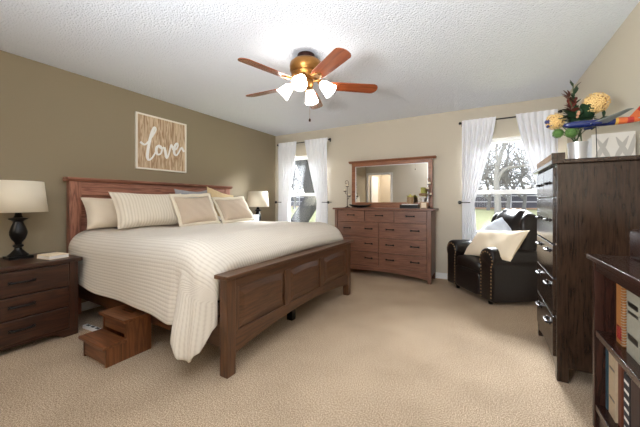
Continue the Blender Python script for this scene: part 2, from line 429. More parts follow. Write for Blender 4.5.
def tree_mesh(trunks, mat, name, label, loc, group=None, twigs=0, seed=1, spread=1.2, foliage=None):
    rnd = random.Random(seed)
    root = thing(name, label, 'tree', loc, 0, group)
    t = MB()
    for pts, r0, r1 in trunks:
        cv = bez(pts, 6); m_ = len(cv)
        t.tube(cv, [r0 + (r1 - r0) * i / (m_ - 1) for i in range(m_)], 10)
    obj('trunk', t, mat, root, smooth=True, angle=80)
    if twigs:
        tw = MB()
        for pts, r0, r1 in trunks:
            cv = bez(pts, 6)
            for _ in range(twigs):
                p = cv[rnd.randrange(len(cv) // 3, len(cv))]
                d = Vector((rnd.uniform(-1, 1), rnd.uniform(-.6, .6), rnd.uniform(-.1, 1))).normalized()
                L = spread * rnd.uniform(.4, 1)
                q = [p]; 
                for k in range(4):
                    d = (d + Vector((rnd.uniform(-.35, .35), rnd.uniform(-.35, .35), rnd.uniform(-.25, .35)))).normalized()
                    q.append(q[-1] + d * L / 4)
                    if k > 0:
                        d2 = (d + Vector((rnd.uniform(-1, 1), rnd.uniform(-1, 1), rnd.uniform(-.6, 1)))).normalized()
                        tw.tube([q[-1], q[-1] + d2 * L * .25, q[-1] + d2 * L * .4 + Vector((0, 0, .08))], [.012 * spread, .008 * spread, .004 * spread], 4)
                tw.tube(q, [.022 * spread, .017 * spread, .012 * spread, .009 * spread, .005 * spread], 4)
        obj('twigs', tw, mat, root, smooth=True, kind='stuff')
    return root
tree_mesh([([(-7.15, 10.01, -0.73), (-6.83, 10.21, 0.24), (-6.44, 10.40, 0.96), (-6.21, 10.40, 1.41)], .40, .33),
           ([(-6.21, 10.40, 1.28), (-6.44, 10.40, 2.13), (-6.83, 10.40, 3.04), (-7.15, 10.53, 4.34)], .33, .28),
           ([(-6.17, 10.40, 1.35), (-5.92, 10.40, 2.26), (-6.17, 10.27, 3.17), (-6.11, 10.14, 4.60)], .26, .2)],
          'bark', 'old_tree', 'thick leaning grey tree trunk just outside the window beside the bed', (0, 0, 0))
tree_mesh([([(.42, 12, .1), (.40, 12, 1.3), (.36, 12, 1.9), (.42, 12, 2.5), (.62, 12, 3.1), (.9, 12, 3.7)], .12, .05),
           ([(.36, 12, 1.85), (.6, 12, 2.25), (1.0, 12.1, 2.35), (1.6, 12.2, 2.4)], .07, .03),
           ([(.42, 12, 2.5), (.36, 12, 3.0), (.5, 12, 3.8)], .05, .03)],
          'palebark', 'bare_tree', 'bare forked tree outside the window behind the armchair', (0, 0, 0), None, 9, 3, 1.0)
for i, (x, y, h, sd) in enumerate(((-1.0, 20, 4.2, 11), (1.2, 21, 4.8, 12), (3.0, 20, 4.4, 13), (.2, 22.5, 4.6, 14), (2.2, 23, 4.4, 15), (-12.2, 20, 4.5, 16), (-14.5, 21, 4.6, 17))):
    lab = ['bare grey tree by the fence at left of the right window', 'tallest bare tree by the fence behind the forked tree', 'bare tree by the fence at right of the right window',
           'thin bare tree close to the fence left of the forked tree', 'thin bare tree close to the fence right of the forked tree',
           'bare tree far off behind the leaning trunk', 'bare tree far off at left of the leaning trunk'][i]
    tree_mesh([([(x, y, .4), (x + .1, y, 1.6), (x - .1, y, 2.6), (x + .15, y, h)], .12, .04), ([(x, y, 1.4), (x + .6, y, 2.3), (x + 1.0, y, 3.2)], .07, .03), ([(x, y, 1.3), (x - .7, y, 2.2), (x - .9, y, 3.3)], .07, .03)],
              'palebark', 'bare_tree', lab, (0, 0, 0), 'bare trees along the fence', 24, sd, 1.7)

# ------------------------------------------------------------------ bed
Y0, Y1 = 1.285, 3.307
bed = thing('bed', 'wooden panel bed with tall headboard and three-panel footboard', 'bed', (-2.5, 2.296, 0))
def P(mb):   # world -> bed local
    mb.v = [(x + 2.5, y - 2.296, z) for x, y, z in mb.v]; return mb
# headboard
HX0, HX1 = -3.612, -3.545
hd = obj('headboard', P(bx(HX0 + .01, 1.36, .30, HX0 + .03, 3.23, 1.30)), 'headY', bed, bevel=.002)
for a, b_ in ((1.262, 1.362), (3.23, 3.33)):
    obj('headboard_post', P(bx(HX0, a, 0, HX1, b_, 1.335)), 'headZ', hd, bevel=.004)
obj('top_rail', P(bx(HX0 + .012, 1.362, 1.20, HX1 - .008, 3.23, 1.333)), 'headY', hd, bevel=.003)
obj('middle_rail', P(bx(HX0 + .012, 1.362, .62, HX1 - .012, 3.23, .74)), 'headY', hd, bevel=.003)
for y in (1.94, 2.58):
    obj('stile', P(bx(HX0 + .012, y, .74, HX1 - .012, y + .07, 1.20)), 'headZ', hd, bevel=.003)
for a, b_ in ((1.372, 1.93), (2.02, 2.57), (2.66, 3.22)):
    obj('raised_panel', P(bx(HX0 + .028, a + .03, .77, HX0 + .042, b_ - .03, 1.17)), 'headY', hd, bevel=.012)
cr = MB(); cr.prism([(HX0 - .005, 1.335), (HX1 + .005, 1.335), (HX1 + .03, 1.356), (HX1 + .035, 1.375), (HX0 - .005, 1.375)], 'Y', 1.235, 3.357)
obj('crown_molding', P(cr), 'headY', hd, bevel=.003)
# footboard
FX0, FX1 = -1.495, -1.425
ft = obj('footboard', P(bx(FX0 + .025, 1.385, .22, FX1 - .02, 3.205, .60)), 'bedY', bed, bevel=.002)
for a, b_ in ((1.315, 1.39), (3.20, 3.275)):
    obj('footboard_post', P(bx(FX0, a, 0, FX1, b_, .636)), 'bedZ', ft, bevel=.005)
obj('cap_rail', P(bx(FX0 - .02, Y0, .636, FX1 + .03, Y1, .662)), 'bedY', ft, bevel=.005)
obj('top_rail', P(bx(FX0 + .01, 1.39, .565, FX1 - .006, 3.20, .636)), 'bedY', ft, bevel=.003)
ar = [(1.39, .13)] + [(1.39 + 1.81 * i / 20, .13 + .075 * sin(pi * i / 20) ** .8) for i in range(1, 20)] + [(3.20, .13), (3.20, .275), (1.39, .275)]
obj('arched_rail', P(MB().prism(ar, 'X', FX0 + .012, FX1 - .006)), 'bedY', ft, bevel=.003)
for y in (1.39, 1.945, 2.535, 3.165):
    wdt = .035 if y in (1.39, 3.165) else .075
    obj('stile', P(bx(FX0 + .012, y, .275, FX1 - .006, y + wdt, .565)), 'bedZ', ft, bevel=.003)
for a, b_ in ((1.425, 1.945), (2.02, 2.535), (2.61, 3.165)):
    pm = MB(); e = .045; x0, x1 = FX1 - .02, FX1 - .008
    n = 10
    def ring(off, x):
        A, B, Z0, Z1 = a + .006 + off, b_ - .006 - off, .28 + off, .545 - off
        top = [(x, B + (A - B) * i / n, Z1 + .016 * sin(pi * i / n)) for i in range(n + 1)]
        return [(x, A, Z0), (x, B, Z0)] + top
    r0, r1 = ring(0, x0), ring(e, x1); k_ = len(r0)
    pm.v = r0 + r1
    pm.f = [(i, (i + 1) % k_, k_ + (i + 1) % k_, k_ + i) for i in range(k_)] + [tuple(range(k_, 2 * k_))]
    obj('raised_panel', P(pm), 'bedY', ft, smooth=False)
for y, lab in ((1.335, 'near'), (3.225, 'far')):
    obj('side_rail', P(bx(HX1, y, .17, FX0, y + .03, .37)), 'bedX', bed, bevel=.003)
obj('center_beam', P(bx(HX1, 2.28, .20, FX0 + .02, 2.31, .30)), 'bedX', bed)
for x in (-1.62, -2.6):
    obj('support_leg', P(bx(x - .03, 2.265, 0, x + .03, 2.325, .20)), 'black', bed)
mt = obj('mattress', MB().sup((-2.60, 2.296, .575), (.93, .92, .205), .25, .12, 48, 16), 'whitecloth')
tag(mt, 'white king mattress on the wooden bed under the ribbed coverlet', 'mattress')

# coverlet
def ztop(X):
    if X > -1.80:
        t = min(1, (X + 1.80) / .285); return .655 + .20 * sqrt(max(0, 1 - t * t))
    return .85 - .012 * cos(X * 2.0)
HEM = [(-3.52, .44), (-3.25, .40), (-2.8, .353), (-2.07, .345), (-1.80, .315), (-1.735, .29), (-1.70, .22), (-1.66, .15), (-1.61, .125), (-1.56, .18), (-1.515, .33)]
rnd = random.Random(5)
ph = [rnd.uniform(0, 6) for _ in range(12)]
NX, NS = 150, 104
def cover(u, v):
    X = -3.50 + 1.985 * u
    zt = ztop(X); hem = lerp(HEM, X)
    ys = 1.215 + .10 * max(0, (X + 1.62) / .105) ** 1.6 if X > -1.62 else 1.215
    R = .17
    tuck = max(0, min(1, (-3.2 - X) / .3)); ys += .03 * tuck
    ye = 3.375
    if X > -1.62: ye = 3.375 - .075 * ((X + 1.62) / .105) ** 1.5
    L = [zt - R - hem, R * pi / 2, ye - ys - 2 * R, R * pi / 2, zt - R - .40]
    # fixed fractions
    fr = [.26, .12, .38, .08, .16]
    acc = 0
    for i, f in enumerate(fr):
        if v <= acc + f or i == 4:
            t = (v - acc) / f; break
        acc += f
    s = sum(L[:i]) + L[i] * t
    folds = max(0, min(1, (X + 2.15) / .5))
    if i == 0:
        z = hem + L[0] * t; dn = (1 - t)
        rid = lerp([(-1.84, .025), (-1.765, -.022), (-1.715, .085), (-1.675, .09), (-1.62, .035), (-1.575, .06), (-1.515, 0)], X) * dn ** .8 * (1 if X > -1.95 else 0)
        if X < -1.84: rid = .025 * max(0, 1 + (X + 1.84) / .3) * dn
        y = ys - .010 * sin(X * 7 + ph[0]) * dn - rid - .012 * dn - .006 * sin(z * 14 + X * 9) * folds * dn
        return Vector((min(X, -1.515), y, z))
    if i == 1:
        a = pi / 2 * t; y = ys + R - R * cos(a); z = zt - R + R * sin(a)
    elif i == 2:
        y = ys + R + L[2] * t; z = zt + .012 * sin(pi * t) + .006 * sin(y * 9 + X * 4 + ph[1]) * sin(X * 5 + ph[2]) + .004 * sin(X * 13 + y * 6)
    elif i == 3:
        a = pi / 2 * t; y = ye - R + R * sin(a); z = zt - R + R * cos(a)
    else:
        z = zt - R - (zt - R - .40) * t; y = ye
    return Vector((X, y, z))
def cuv(u, v):
    fr = [.26, .12, .38, .08, .16]; L = [.36, .267, 1.82, .267, .28]
    acc = 0; s = 0
    for f, l in zip(fr, L):
        if v <= acc + f: s += l * (v - acc) / f; break
        acc += f; s += l
    X = -3.5 + 1.985 * u
    q = max(0, min(1, (X + 1.76) / .05)) * max(0, min(1, (.25 - v) / .05))
    return (X + q * s, s * (1 - q) + q * (.62 + X * 1.5 + 2.4))
cv = MB().grid(cover, NX, NS, cuv)
co = obj('coverlet', cv, 'quilt', None, solid=.014, angle=180)
tag(co, 'ribbed ivory coverlet over the bed with one corner hanging at the footboard', 'bedspread')

# pillows
def pillow_mb(w_, h_, t_, n=26, seed=0, pitch=0):
    rn = random.Random(seed); p1, p2, p3 = (rn.uniform(0, 6) for _ in range(3))
    mb = MB()
    def side(sg):
        def fn(u, v):
            a, b_ = 2 * u - 1, 2 * v - 1
            x = a * w_ / 2 * (1 - .07 * (1 - b_ * b_) * a * a); y = b_ * h_ / 2 * (1 - .08 * (1 - a * a) * b_ * b_)
            th = max(0, (1 - a ** 4) * (1 - b_ ** 4)) ** .55
            wr_ = 1 + .06 * sin(a * 5 + p1) * sin(b_ * 4 + p2) + .035 * sin(a * 11 + b_ * 7 + p3)
            y -= .02 * (1 - a * a) * (1 if b_ > 0 else 0) * b_
            return Vector((x, y, sg * t_ / 2 * th * wr_))
        return fn
    uv = lambda u, v: (v * h_, u * w_)
    mb.grid(side(1), n, n, uv); mb.grid(side(-1), n, n, uv)
    return mb
def pillow(name, label, c, w_, h_, t_, lean, yaw, roll, mat, seed, group=None, flange=None, cat='pillow'):
    """c = centre; faces +X when yaw=0; lean tips the top back"""
    R0 = Matrix(((0, 0, 1), (1, 0, 0), (0, 1, 0)))     # local x->Y, y->Z, z->X
    R = Matrix.Rotation(yaw, 3, 'Z') @ Matrix.Rotation(-lean, 3, 'Y') @ R0 @ Matrix.Rotation(roll, 3, 'Z')
    o = obj(name, pillow_mb(w_, h_, t_, seed=seed), mat, None, angle=180)
    o.location = c; o.rotation_euler = R.to_euler()
    tag(o, label, cat, group)
    if flange:
        fl = MB(); q = flange; n = 20
        out = [(x, y) for x, y in ((-1, -1), (1, -1), (1, 1), (-1, 1))]
        ring_i, ring_o = [], []
        for kk in range(4):
            (ax, ay), (bx_, by) = out[kk], out[(kk + 1) % 4]
            for i in range(n):
                t = i / n; x, y = ax + (bx_ - ax) * t, ay + (by - ay) * t
                s_ = 1 - .05 * (1 - (2 * t - 1) ** 2)
                z = .006 * sin(kk * 3 + t * 17)
                sx = x * (w_ / 2) * (s_ if abs(x) == 1 else 1); sy = y * (h_ / 2) * (s_ if abs(y) == 1 else 1)
                ring_i.append((sx * .94, sy * .94, 0)); ring_o.append((sx + x * q, sy + y * q, z))
        k_ = len(ring_i); fl.v = ring_i + ring_o
        fl.f = [(i, (i + 1) % k_, k_ + (i + 1) % k_, k_ + i) for i in range(k_)]
        obj('flange', fl, 'flange', o, solid=.008, recalc=True)
    return o
ZT = .855
pillow('bed_pillow', 'plain cream pillow leaning on the headboard nearest the left lamp', (-3.43, 1.71, ZT + .165), .76, .35, .20, radians(24), 0, 0, 'plainpillow', 1)
pillow('bed_pillow', 'plain white pillow leaning on the headboard at the window side', (-3.40, 2.97, ZT + .175), .76, .38, .20, radians(24), 0, 0, 'whitecloth', 2)
pillow('pillow_sham', 'large ribbed ivory pillow in front of the plain cream one', (-3.17, 1.87, ZT + .195), .80, .41, .20, radians(26), 0, 0, 'sham', 3)
pillow('pillow_sham', 'blue grey pillow showing above the beige square cushion', (-3.30, 2.50, ZT + .235), .50, .44, .16, radians(20), 0, 0, 'greycloth', 4)
pillow('throw_pillow', 'golden tan pillow with a raised corner at the headboard', (-3.22, 2.86, ZT + .245), .46, .42, .12, radians(22), 0, radians(-16), 'gold', 5)
pillow('throw_pillow', 'square beige cushion with ivory border at the middle of the bed', (-3.00, 2.285, ZT + .185), .46, .36, .14, radians(27), radians(-6), radians(3), 'taupe', 6, 'beige cushions with ivory borders', .035)
pillow('throw_pillow', 'square beige cushion with ivory border nearest the far lamp', (-2.99, 2.88, ZT + .175), .46, .36, .14, radians(38), radians(-10), radians(3), 'taupe', 7, 'beige cushions with ivory borders', .035)

# ------------------------------------------------------------------ nightstands and lamps
def pull(parent, c, L, axis, out, r=.006, mat='bronze'):
    """bar pull at c, bar along axis ('X' or 'Y'), standing off along out vector"""
    c = Vector(c); o = Vector(out); d = Vector((1, 0, 0)) if axis == 'X' else Vector((0, 1, 0))
    mb = MB(); h = L / 2
    mb.tube(bez([c - d * h, c - d * h + o * .014, c - d * h * .6 + o * .019, c + o * .021, c + d * h * .6 + o * .019, c + d * h + o * .014, c + d * h], 4), r, 8)
    u = Vector((0, 0, 1))
    for s in (-1, 1):
        q = c + d * h * s; a = q - d * .012 - u * .012 ; b_ = q + d * .012 + u * .012 + o * .004
        mb.box(a.x, a.y, a.z, b_.x, b_.y, b_.z)
    q0 = c - d * h - u * .006 + o * .014; q1 = c + d * h + u * .006 + o * .021
    mb.box(q0.x, q0.y, q0.z, q1.x, q1.y, q1.z)
    return obj('handle', mb, mat, parent)
def nightstand(loc, label):
    r = thing('nightstand', label, 'nightstand', loc, 0, 'dark wooden nightstands beside the bed')
    D, Wd, H = .56, .70, .655          # depth along X, width along Y, back at local x=0
    obj('body', bx(.0, -Wd / 2, .06, D, Wd / 2, H - .03), 'nightY', r, bevel=.003)
    obj('top', bx(-.0, -Wd / 2 - .025, H - .03, D + .03, Wd / 2 + .025, H), 'nightY', r, bevel=.006)
    pl = MB(); pl.prism([(-Wd / 2, 0), (-Wd / 2 + .1, 0), (-Wd / 2 + .16, .05), (Wd / 2 - .16, .05), (Wd / 2 - .1, 0), (Wd / 2, 0), (Wd / 2, .06), (-Wd / 2, .06)], 'X', D - .03, D + .004)
    pl.box(0, -Wd / 2, 0, D - .03, -Wd / 2 + .02, .06); pl.box(0, Wd / 2 - .02, 0, D - .03, Wd / 2, .06)
    obj('plinth', pl, 'nightY', r)
    for s in (-1, 1):
        obj('corner_stile', bx(D, s * (Wd / 2 - .03) - .03, .06, D + .008, s * (Wd / 2 - .03) + .03, H - .03), 'nightZ', r, bevel=.002)
    zs = [(.08, .25), (.26, .42), (.43, .61)]
    for a, b_ in zs:
        d = obj('drawer', bx(D - .01, -Wd / 2 + .065, a, D + .016, Wd / 2 - .065, b_), 'nightY', r, bevel=.006)
        pull(d, (D + .016, 0, (a + b_) / 2 + .01), .13, 'Y', (1, 0, 0), .008)
    return r
ns = nightstand((-3.61, .795, 0), 'dark cherry nightstand with three drawers at the left edge')
dup(ns, (-3.61, 3.76, 0), 0, 'nightstand behind the bed under the far lamp by the window')
def lamp(loc, label):
    r = thing('table_lamp', label, 'lamp', loc, 0, 'matching table lamps beside the bed')
    b_ = MB(); b_.box(-.075, -.075, 0, .075, .075, .022)
    b_.lathe([(.001, .02), (.066, .02), (.066, .03), (.05, .045), (.038, .06), (.025, .075), (.022, .09), (.034, .10), (.034, .112), (.022, .12), (.024, .135), (.045, .165), (.055, .20), (.056, .225), (.046, .265), (.034, .295), (.03, .31), (.05, .325), (.062, .33), (.06, .338), (.03, .345), (.024, .36), (.02, .385), (.012, .39), (.012, .42), (.001, .42)], 28)
    obj('lamp_base', b_, 'black', r, angle=30)
    sh = MB(); sh.lathe([(.185, .39), (.158, .65)], 48)
    s_ = obj('lamp_shade', sh, 'shade', r, solid=.004)
    hw = MB(); hw.tube([(0, 0, .41), (0, 0, .60)], .005, 8)
    for k_ in range(3):
        a = k_ * 2 * pi / 3; hw.tube([(0, 0, .60), (.16 * cos(a), .16 * sin(a), .60)], .0025, 6)
    hw.sphere((0, 0, .47), .028, 12)
    obj('bulb', hw, 'white', r)
    return r
l1 = lamp((-3.43, .875, .655), 'table lamp with dark turned base and cream shade on left nightstand')
dup(l1, (-3.36, 3.78, .655), 0, 'table lamp with pale shade between the bed and the window')
bk = thing('book', 'thin cream book lying on the left nightstand beside the lamp', 'book', (-3.20, 1.03, .655), radians(8))
obj('cover', MB().box(-.09, -.07, 0, .09, .07, .003).box(-.09, -.07, .027, .09, .07, .031).box(-.09, -.07, .003, -.086, .07, .027), 'cream', bk)
obj('pages', bx(-.085, -.066, .0035, .086, .066, .0265), 'whitecloth', bk)
tb = thing('tissue_box', 'pale blue box on the far nightstand beside the far lamp', 'box', (-3.30, 3.55, .655), radians(10))
obj('carton', bx(-.10, -.08, 0, .10, .08, .25), 'paleblue', tb, bevel=.006)
obj('lid', bx(-.103, -.083, .25, .103, .083, .262), 'whitecloth', tb, bevel=.004)
ps = thing('power_strip', 'white power strip on the carpet between nightstand and bed', 'power strip', (-3.0, 1.235, 0), radians(4))
obj('housing', bx(-.13, -.02, 0, .13, .02, .03), 'white', ps, bevel=.006)
obj('socket', MB().box(-.09, -.01, .03, -.05, .01, .032).box(-.02, -.01, .03, .02, .01, .032).box(.05, -.01, .03, .09, .01, .032), 'black', ps)

# ------------------------------------------------------------------ step stool
st = thing('step_stool', 'small two-step wooden stool standing on the carpet beside the bed', 'step stool', (-2.40, .985, 0), radians(0))
for s in (-1, 1):
    x = s * .155
    pp = [(0.01, 0), (.32, 0), (.32, .265), (.135, .265), (.135, .13), (.01, .13)]
    obj('side_panel', MB().prism(pp, 'X', x - .01, x + .01), 'stepZ', st, bevel=.003)
obj('lower_tread', bx(-.18, -.015, .13, .18, .14, .152), 'stepX', st, bevel=.004)
obj('upper_tread', MB().box(-.18, .115, .265, .18, .225, .287).box(-.18, .25, .265, .18, .335, .287).box(-.18, .225, .265, -.07, .25, .287).box(.07, .225, .265, .18, .25, .287), 'stepX', st, smooth=False)
obj('front_board', bx(-.145, .012, .015, .145, .03, .13), 'stepX', st, bevel=.002)
obj('upper_board', bx(-.145, .14, .175, .145, .158, .265), 'stepX', st, bevel=.002)

# ------------------------------------------------------------------ dresser and mirror
DX0, DX1, DY0, DY1, DH = -2.10, -.63, 4.19, 4.575, 1.035
ds = thing('dresser', 'wide reddish brown nine-drawer dresser against the back wall', 'dresser', ((DX0 + DX1) / 2, DY1, 0))
def Q(mb):
    cx = (DX0 + DX1) / 2; mb.v = [(x - cx, y - DY1, z) for x, y, z in mb.v]; return mb
obj('body', Q(bx(DX0, DY0 + .01, .10, DX1, DY1, DH - .03)), 'dresZ', ds, bevel=.003)
obj('top', Q(bx(DX0 - .03, DY0 - .03, DH - .028, DX1 + .045, DY1 + .005, DH)), 'dresX', ds, bevel=.006)
for x in (DX0, DX1 - .05):
    obj('corner_post', Q(bx(x, DY0 - .008, 0, x + .05, DY0 + .05, DH - .03)), 'dresZ', ds, bevel=.004)
    obj('leg', Q(bx(x, DY1 - .05, 0, x + .05, DY1, .10)), 'dresZ', ds)
W_ = DX1 - DX0 - .1
ap = [(DX0 + .05, .045)] + [(DX0 + .05 + W_ * i / 16, .045 + .05 * sin(pi * i / 16) ** .7) for i in range(1, 16)] + [(DX1 - .05, .045), (DX1 - .05, .16), (DX0 + .05, .16)]
obj('apron', Q(MB().prism(ap, 'Y', DY0, DY0 + .02)), 'dresX', ds, bevel=.002)
rows = [(.83, .995, 3), (.60, .82, 2), (.38, .59, 2), (.165, .37, 2)]
for a, b_, n in rows:
    for i in range(n):
        x0 = DX0 + .055 + (W_ - .01) * i / n; x1 = DX0 + .055 + (W_ - .01) * (i + 1) / n
        d = obj('drawer', Q(bx(x0 + .004, DY0 - .008, a, x1 - .004, DY0 + .02, b_)), 'dresX', ds, bevel=.004)
        cs = [.5] if n == 3 else [.24, .76]
        for f in cs:
            c = (x0 + (x1 - x0) * f - (DX0 + DX1) / 2, DY0 - .008 - DY1, (a + b_) / 2 + .012)
            pull(d, c, .105, 'X', (0, -1, 0), .007)
MX0, MX1, MY, MZ0, MZ1 = -1.93, -.66, 4.50, DH, 1.765
mr = thing('dresser_mirror', 'wide wood-framed mirror standing on the dresser top', 'mirror', ((MX0 + MX1) / 2, MY, MZ0))
def Q2(mb):
    cx = (MX0 + MX1) / 2; mb.v = [(x - cx, y - MY, z - MZ0) for x, y, z in mb.v]; return mb
obj('frame', Q2(MB().box(MX0, MY - .02, MZ0, MX0 + .06, MY + .03, MZ1).box(MX1 - .06, MY - .02, MZ0, MX1, MY + .03, MZ1).box(MX0 + .06, MY - .015, MZ1 - .055, MX1 - .06, MY + .03, MZ1).box(MX0 + .06, MY - .015, MZ0, MX1 - .06, MY + .03, MZ0 + .085)), 'mirrX', mr, smooth=False)
cr = MB(); cr.prism([(MY - .02, MZ1), (MY - .05, MZ1 + .022), (MY - .05, MZ1 + .035), (MY + .035, MZ1 + .035), (MY + .035, MZ1)], 'X', MX0 - .05, MX1 + .05)
obj('crown_molding', Q2(cr), 'mirrX', mr, bevel=.003)
obj('mirror_glass', Q2(bx(MX0 + .06, MY, MZ0 + .085, MX1 - .06, MY + .006, MZ1 - .055)), 'mirror', mr, smooth=False)
obj('bevel_strip', Q2(MB().box(MX0 + .06, MY - .004, MZ0 + .085, MX0 + .068, MY, MZ1 - .055).box(MX1 - .068, MY - .004, MZ0 + .085, MX1 - .06, MY, MZ1 - .055).box(MX0 + .068, MY - .004, MZ1 - .063, MX1 - .068, MY, MZ1 - .055)), 'silver', mr, smooth=False)

# things on the dresser
def candle_stand(loc, rz, label):
    r = thing('candle_holder', label, 'candle holder', loc, rz, 'metal candle holders on the dresser')
    b_ = MB(); b_.lathe([(.001, 0), (.05, 0), (.05, .006), (.02, .014), (.006, .03), (.006, .04)], 20)
    b_.tube([(0, 0, .03), (0, 0, .36)], .005, 8)
    obj('stem', b_, 'darkmetal', r)
    sc = MB(); sc.tube(bez([(0, 0, .34), (.02, 0, .37), (.025, 0, .41), (0, 0, .44), (-.03, 0, .43), (-.035, 0, .40), (-.015, 0, .385), (-.005, 0, .40)], 6), .0035, 6)
    obj('scroll', sc, 'darkmetal', r)
    for x, z in ((-.04, .27), (.035, .19), (.0, .345)):
        a = MB(); a.tube(bez([(0, 0, z - .05), (x * .6, 0, z - .045), (x, 0, z - .01)], 5), .0035, 6)
        a.lathe([(.001, z - .012), (.02, z - .01), (.026, z), (.026, z + .003), (.001, z + .002)], 16, (x, 0, 0))
        ar_ = obj('candle_cup', a, 'darkmetal', r)
        obj('candle', MB().lathe([(.001, z + .001), (.017, z + .001), (.017, z + .032), (.001, z + .033)], 14, (x, 0, 0)), 'cream', ar_)
    return r
cs = candle_stand((-1.945, 4.33, DH), 0, 'dark metal candle holder at the left end of the dresser')
dup(cs, (-.685, 4.36, DH), radians(70), 'dark metal candle holder at the right end of the dresser')
tr = thing('decorative_tray', 'long black boat-shaped tray on the left of the dresser top', 'tray', (-1.72, 4.32, DH))
def trayf(u, v):
    a = 2 * pi * u; r = v
    X = cos(a) * .19 * r; Y = sin(a) * .075 * r
    return Vector((X, Y, .004 + .036 * r ** 3 + .012 * r ** 3 * abs(cos(a)) ** 3))
obj('bowl', MB().grid(trayf, 40, 8), 'black', tr, solid=.006)
obj('foot', MB().lathe([(.001, 0), (.05, 0), (.05, .006), (.001, .006)], 20), 'black', tr)
bb = thing('keepsake_box', 'low black box with a white lid on the right of the dresser', 'box', (-.955, 4.35, DH))
obj('body', bx(-.13, -.07, 0, .13, .07, .05), 'black', bb, bevel=.003)
obj('lid', bx(-.10, -.072, .05, .132, .072, .063), 'whitecloth', bb, bevel=.003)
M['jar'] = plain('floral_print_jar', srgb(150, 120, 86), .4, 0, .5, .1, 60, .6)
M['green'] = plain('yellow_green_candle', srgb(176, 170, 92), .6, 0, .3, .1, 60, .2)
jr = thing('candle_jar', 'small patterned jar standing on the black and white box', 'jar', (-.945, 4.35, DH + .0635))
obj('body', MB().lathe([(.001, 0), (.045, 0), (.05, .01), (.05, .085), (.042, .10), (.001, .10)], 24), 'jar', jr)
obj('lid', MB().lathe([(.001, .10), (.046, .10), (.046, .118), (.02, .124), (.012, .14), (.001, .142)], 24), 'green', jr)
gb = thing('pillar_candle', 'yellow green candle on a white pedestal between jar and right candle holder', 'candle', (-.775, 4.40, DH))
obj('pedestal', MB().lathe([(.001, 0), (.045, 0), (.045, .01), (.018, .03), (.016, .12), (.03, .15), (.05, .16), (.05, .17), (.001, .17)], 24), 'whitecloth', gb)
obj('wreath', MB().lathe([(.048, .18), (.062, .195), (.055, .215), (.042, .22), (.036, .20), (.044, .18), (.048, .18)], 24), 'jar', gb)
obj('candle', MB().lathe([(.001, .17), (.034, .17), (.034, .30), (.001, .30)], 24), 'green', gb)
pf = thing('photo_frame', 'tiny wood-framed picture leaning at the right end of the dresser', 'picture frame', (-.745, 4.27, DH), radians(6))
obj('frame', MB().box(-.045, -.008, 0, .045, .008, .012).box(-.045, -.008, .083, .045, .008, .095).box(-.045, -.008, .012, -.033, .008, .083).box(.033, -.008, .012, .045, .008, .083), 'oak', pf)
obj('photo', bx(-.033, -.002, .012, .033, .004, .083), 'cream', pf)

# ------------------------------------------------------------------ curtains, rods, holdbacks
def rod(x0, x1, z, label):
    r = thing('curtain_rod', label, 'curtain rod', (0, 0, 0), 0, 'black curtain rods')
    obj('pole', MB().tube([(x0 - .02, 4.535, z), (x1 + .02, 4.535, z)], .009, 10), 'black', r)
    for x in (x0 - .03, x1 + .03):
        obj('finial', MB().sphere((x, 4.535, z), .02, 12), 'black', r)
    for x in (x0 - .005, x1 + .005):
        obj('bracket', MB().box(x - .006, 4.535, z - .02, x + .006, 4.597, z - .008).box(x - .01, 4.592, z - .035, x + .01, 4.599, z + .02), 'black', r)
RZ = 2.235
rod(-3.49, -2.40, RZ, 'black curtain rod over the window beside the bed')
rod(-.27, .78, RZ, 'black curtain rod over the window behind the armchair')
def curtain(outer, inner_top, inner_hold, label, seed, zb=.03):
    rn = random.Random(seed); p0 = rn.uniform(0, 6)
    zh = 1.12
    def fn(u, v):
        z = zb + (RZ + .03 - zb) * v
        if z > zh:
            s = (RZ + .03 - z) / (RZ + .03 - zh); inner = inner_top + (inner_hold - inner_top) * s ** 1.25; amp = .016 + .012 * (1 - s)
        else:
            inner = inner_hold + (inner_top - inner_hold) * .12 * min(1, (zh - z) / .5); amp = .02
        if RZ - .03 < z: amp = .016
        sag = 0
        x = outer + (inner - outer) * u
        y = 4.500 + (.012 if z > RZ - .05 else 0) + amp * (.4 if z > RZ - .05 else 1) * sin(u * 2 * pi * 6.5 + p0 + .8 * sin(v * 5)) + .004 * sin(u * 40 + v * 9)
        return Vector((x, y, z))
    mb = MB().grid(fn, 110, 40)
    o = obj('curtain', mb, 'curtain', None, angle=180, recalc=False)
    return tag(o, label, 'curtain', 'sheer white curtains')
curtain(-3.49, -3.06, -3.24, 'sheer white curtain left of the window beside the bed', 1)
curtain(-2.40, -2.89, -2.62, 'sheer white curtain right of the window beside the bed', 2)
curtain(-.275, .135, -.12, 'sheer white curtain left of the window behind the armchair', 3, .03)
curtain(.78, .35, .63, 'sheer white curtain right of the window behind the armchair', 4)
def hold(x, d, label):
    r = thing('curtain_holdback', label, 'curtain holdback', (x, 4.598, 1.12), 0, 'black curtain holdbacks')
    obj('arm', MB().tube([(0, 0, 0), (0, -.105, 0), (d * .02, -.118, 0), (d * .13, -.118, 0)], .006, 8), 'black', r)
    obj('knob', MB().lathe([(.001, -.008), (.022, -.008), (.026, 0), (.022, .008), (.001, .01)], 16, (0, -.118, 0), Matrix.Rotation(pi / 2, 3, 'X')), 'black', r)
hold(-3.525, 1, 'black holdback at the left curtain of the window beside the bed')
hold(-2.375, -1, 'black holdback at the right curtain of the window beside the bed')
hold(-.30, 1, 'black holdback at the left curtain behind the armchair')
hold(.81, -1, 'black holdback at the right curtain behind the armchair')

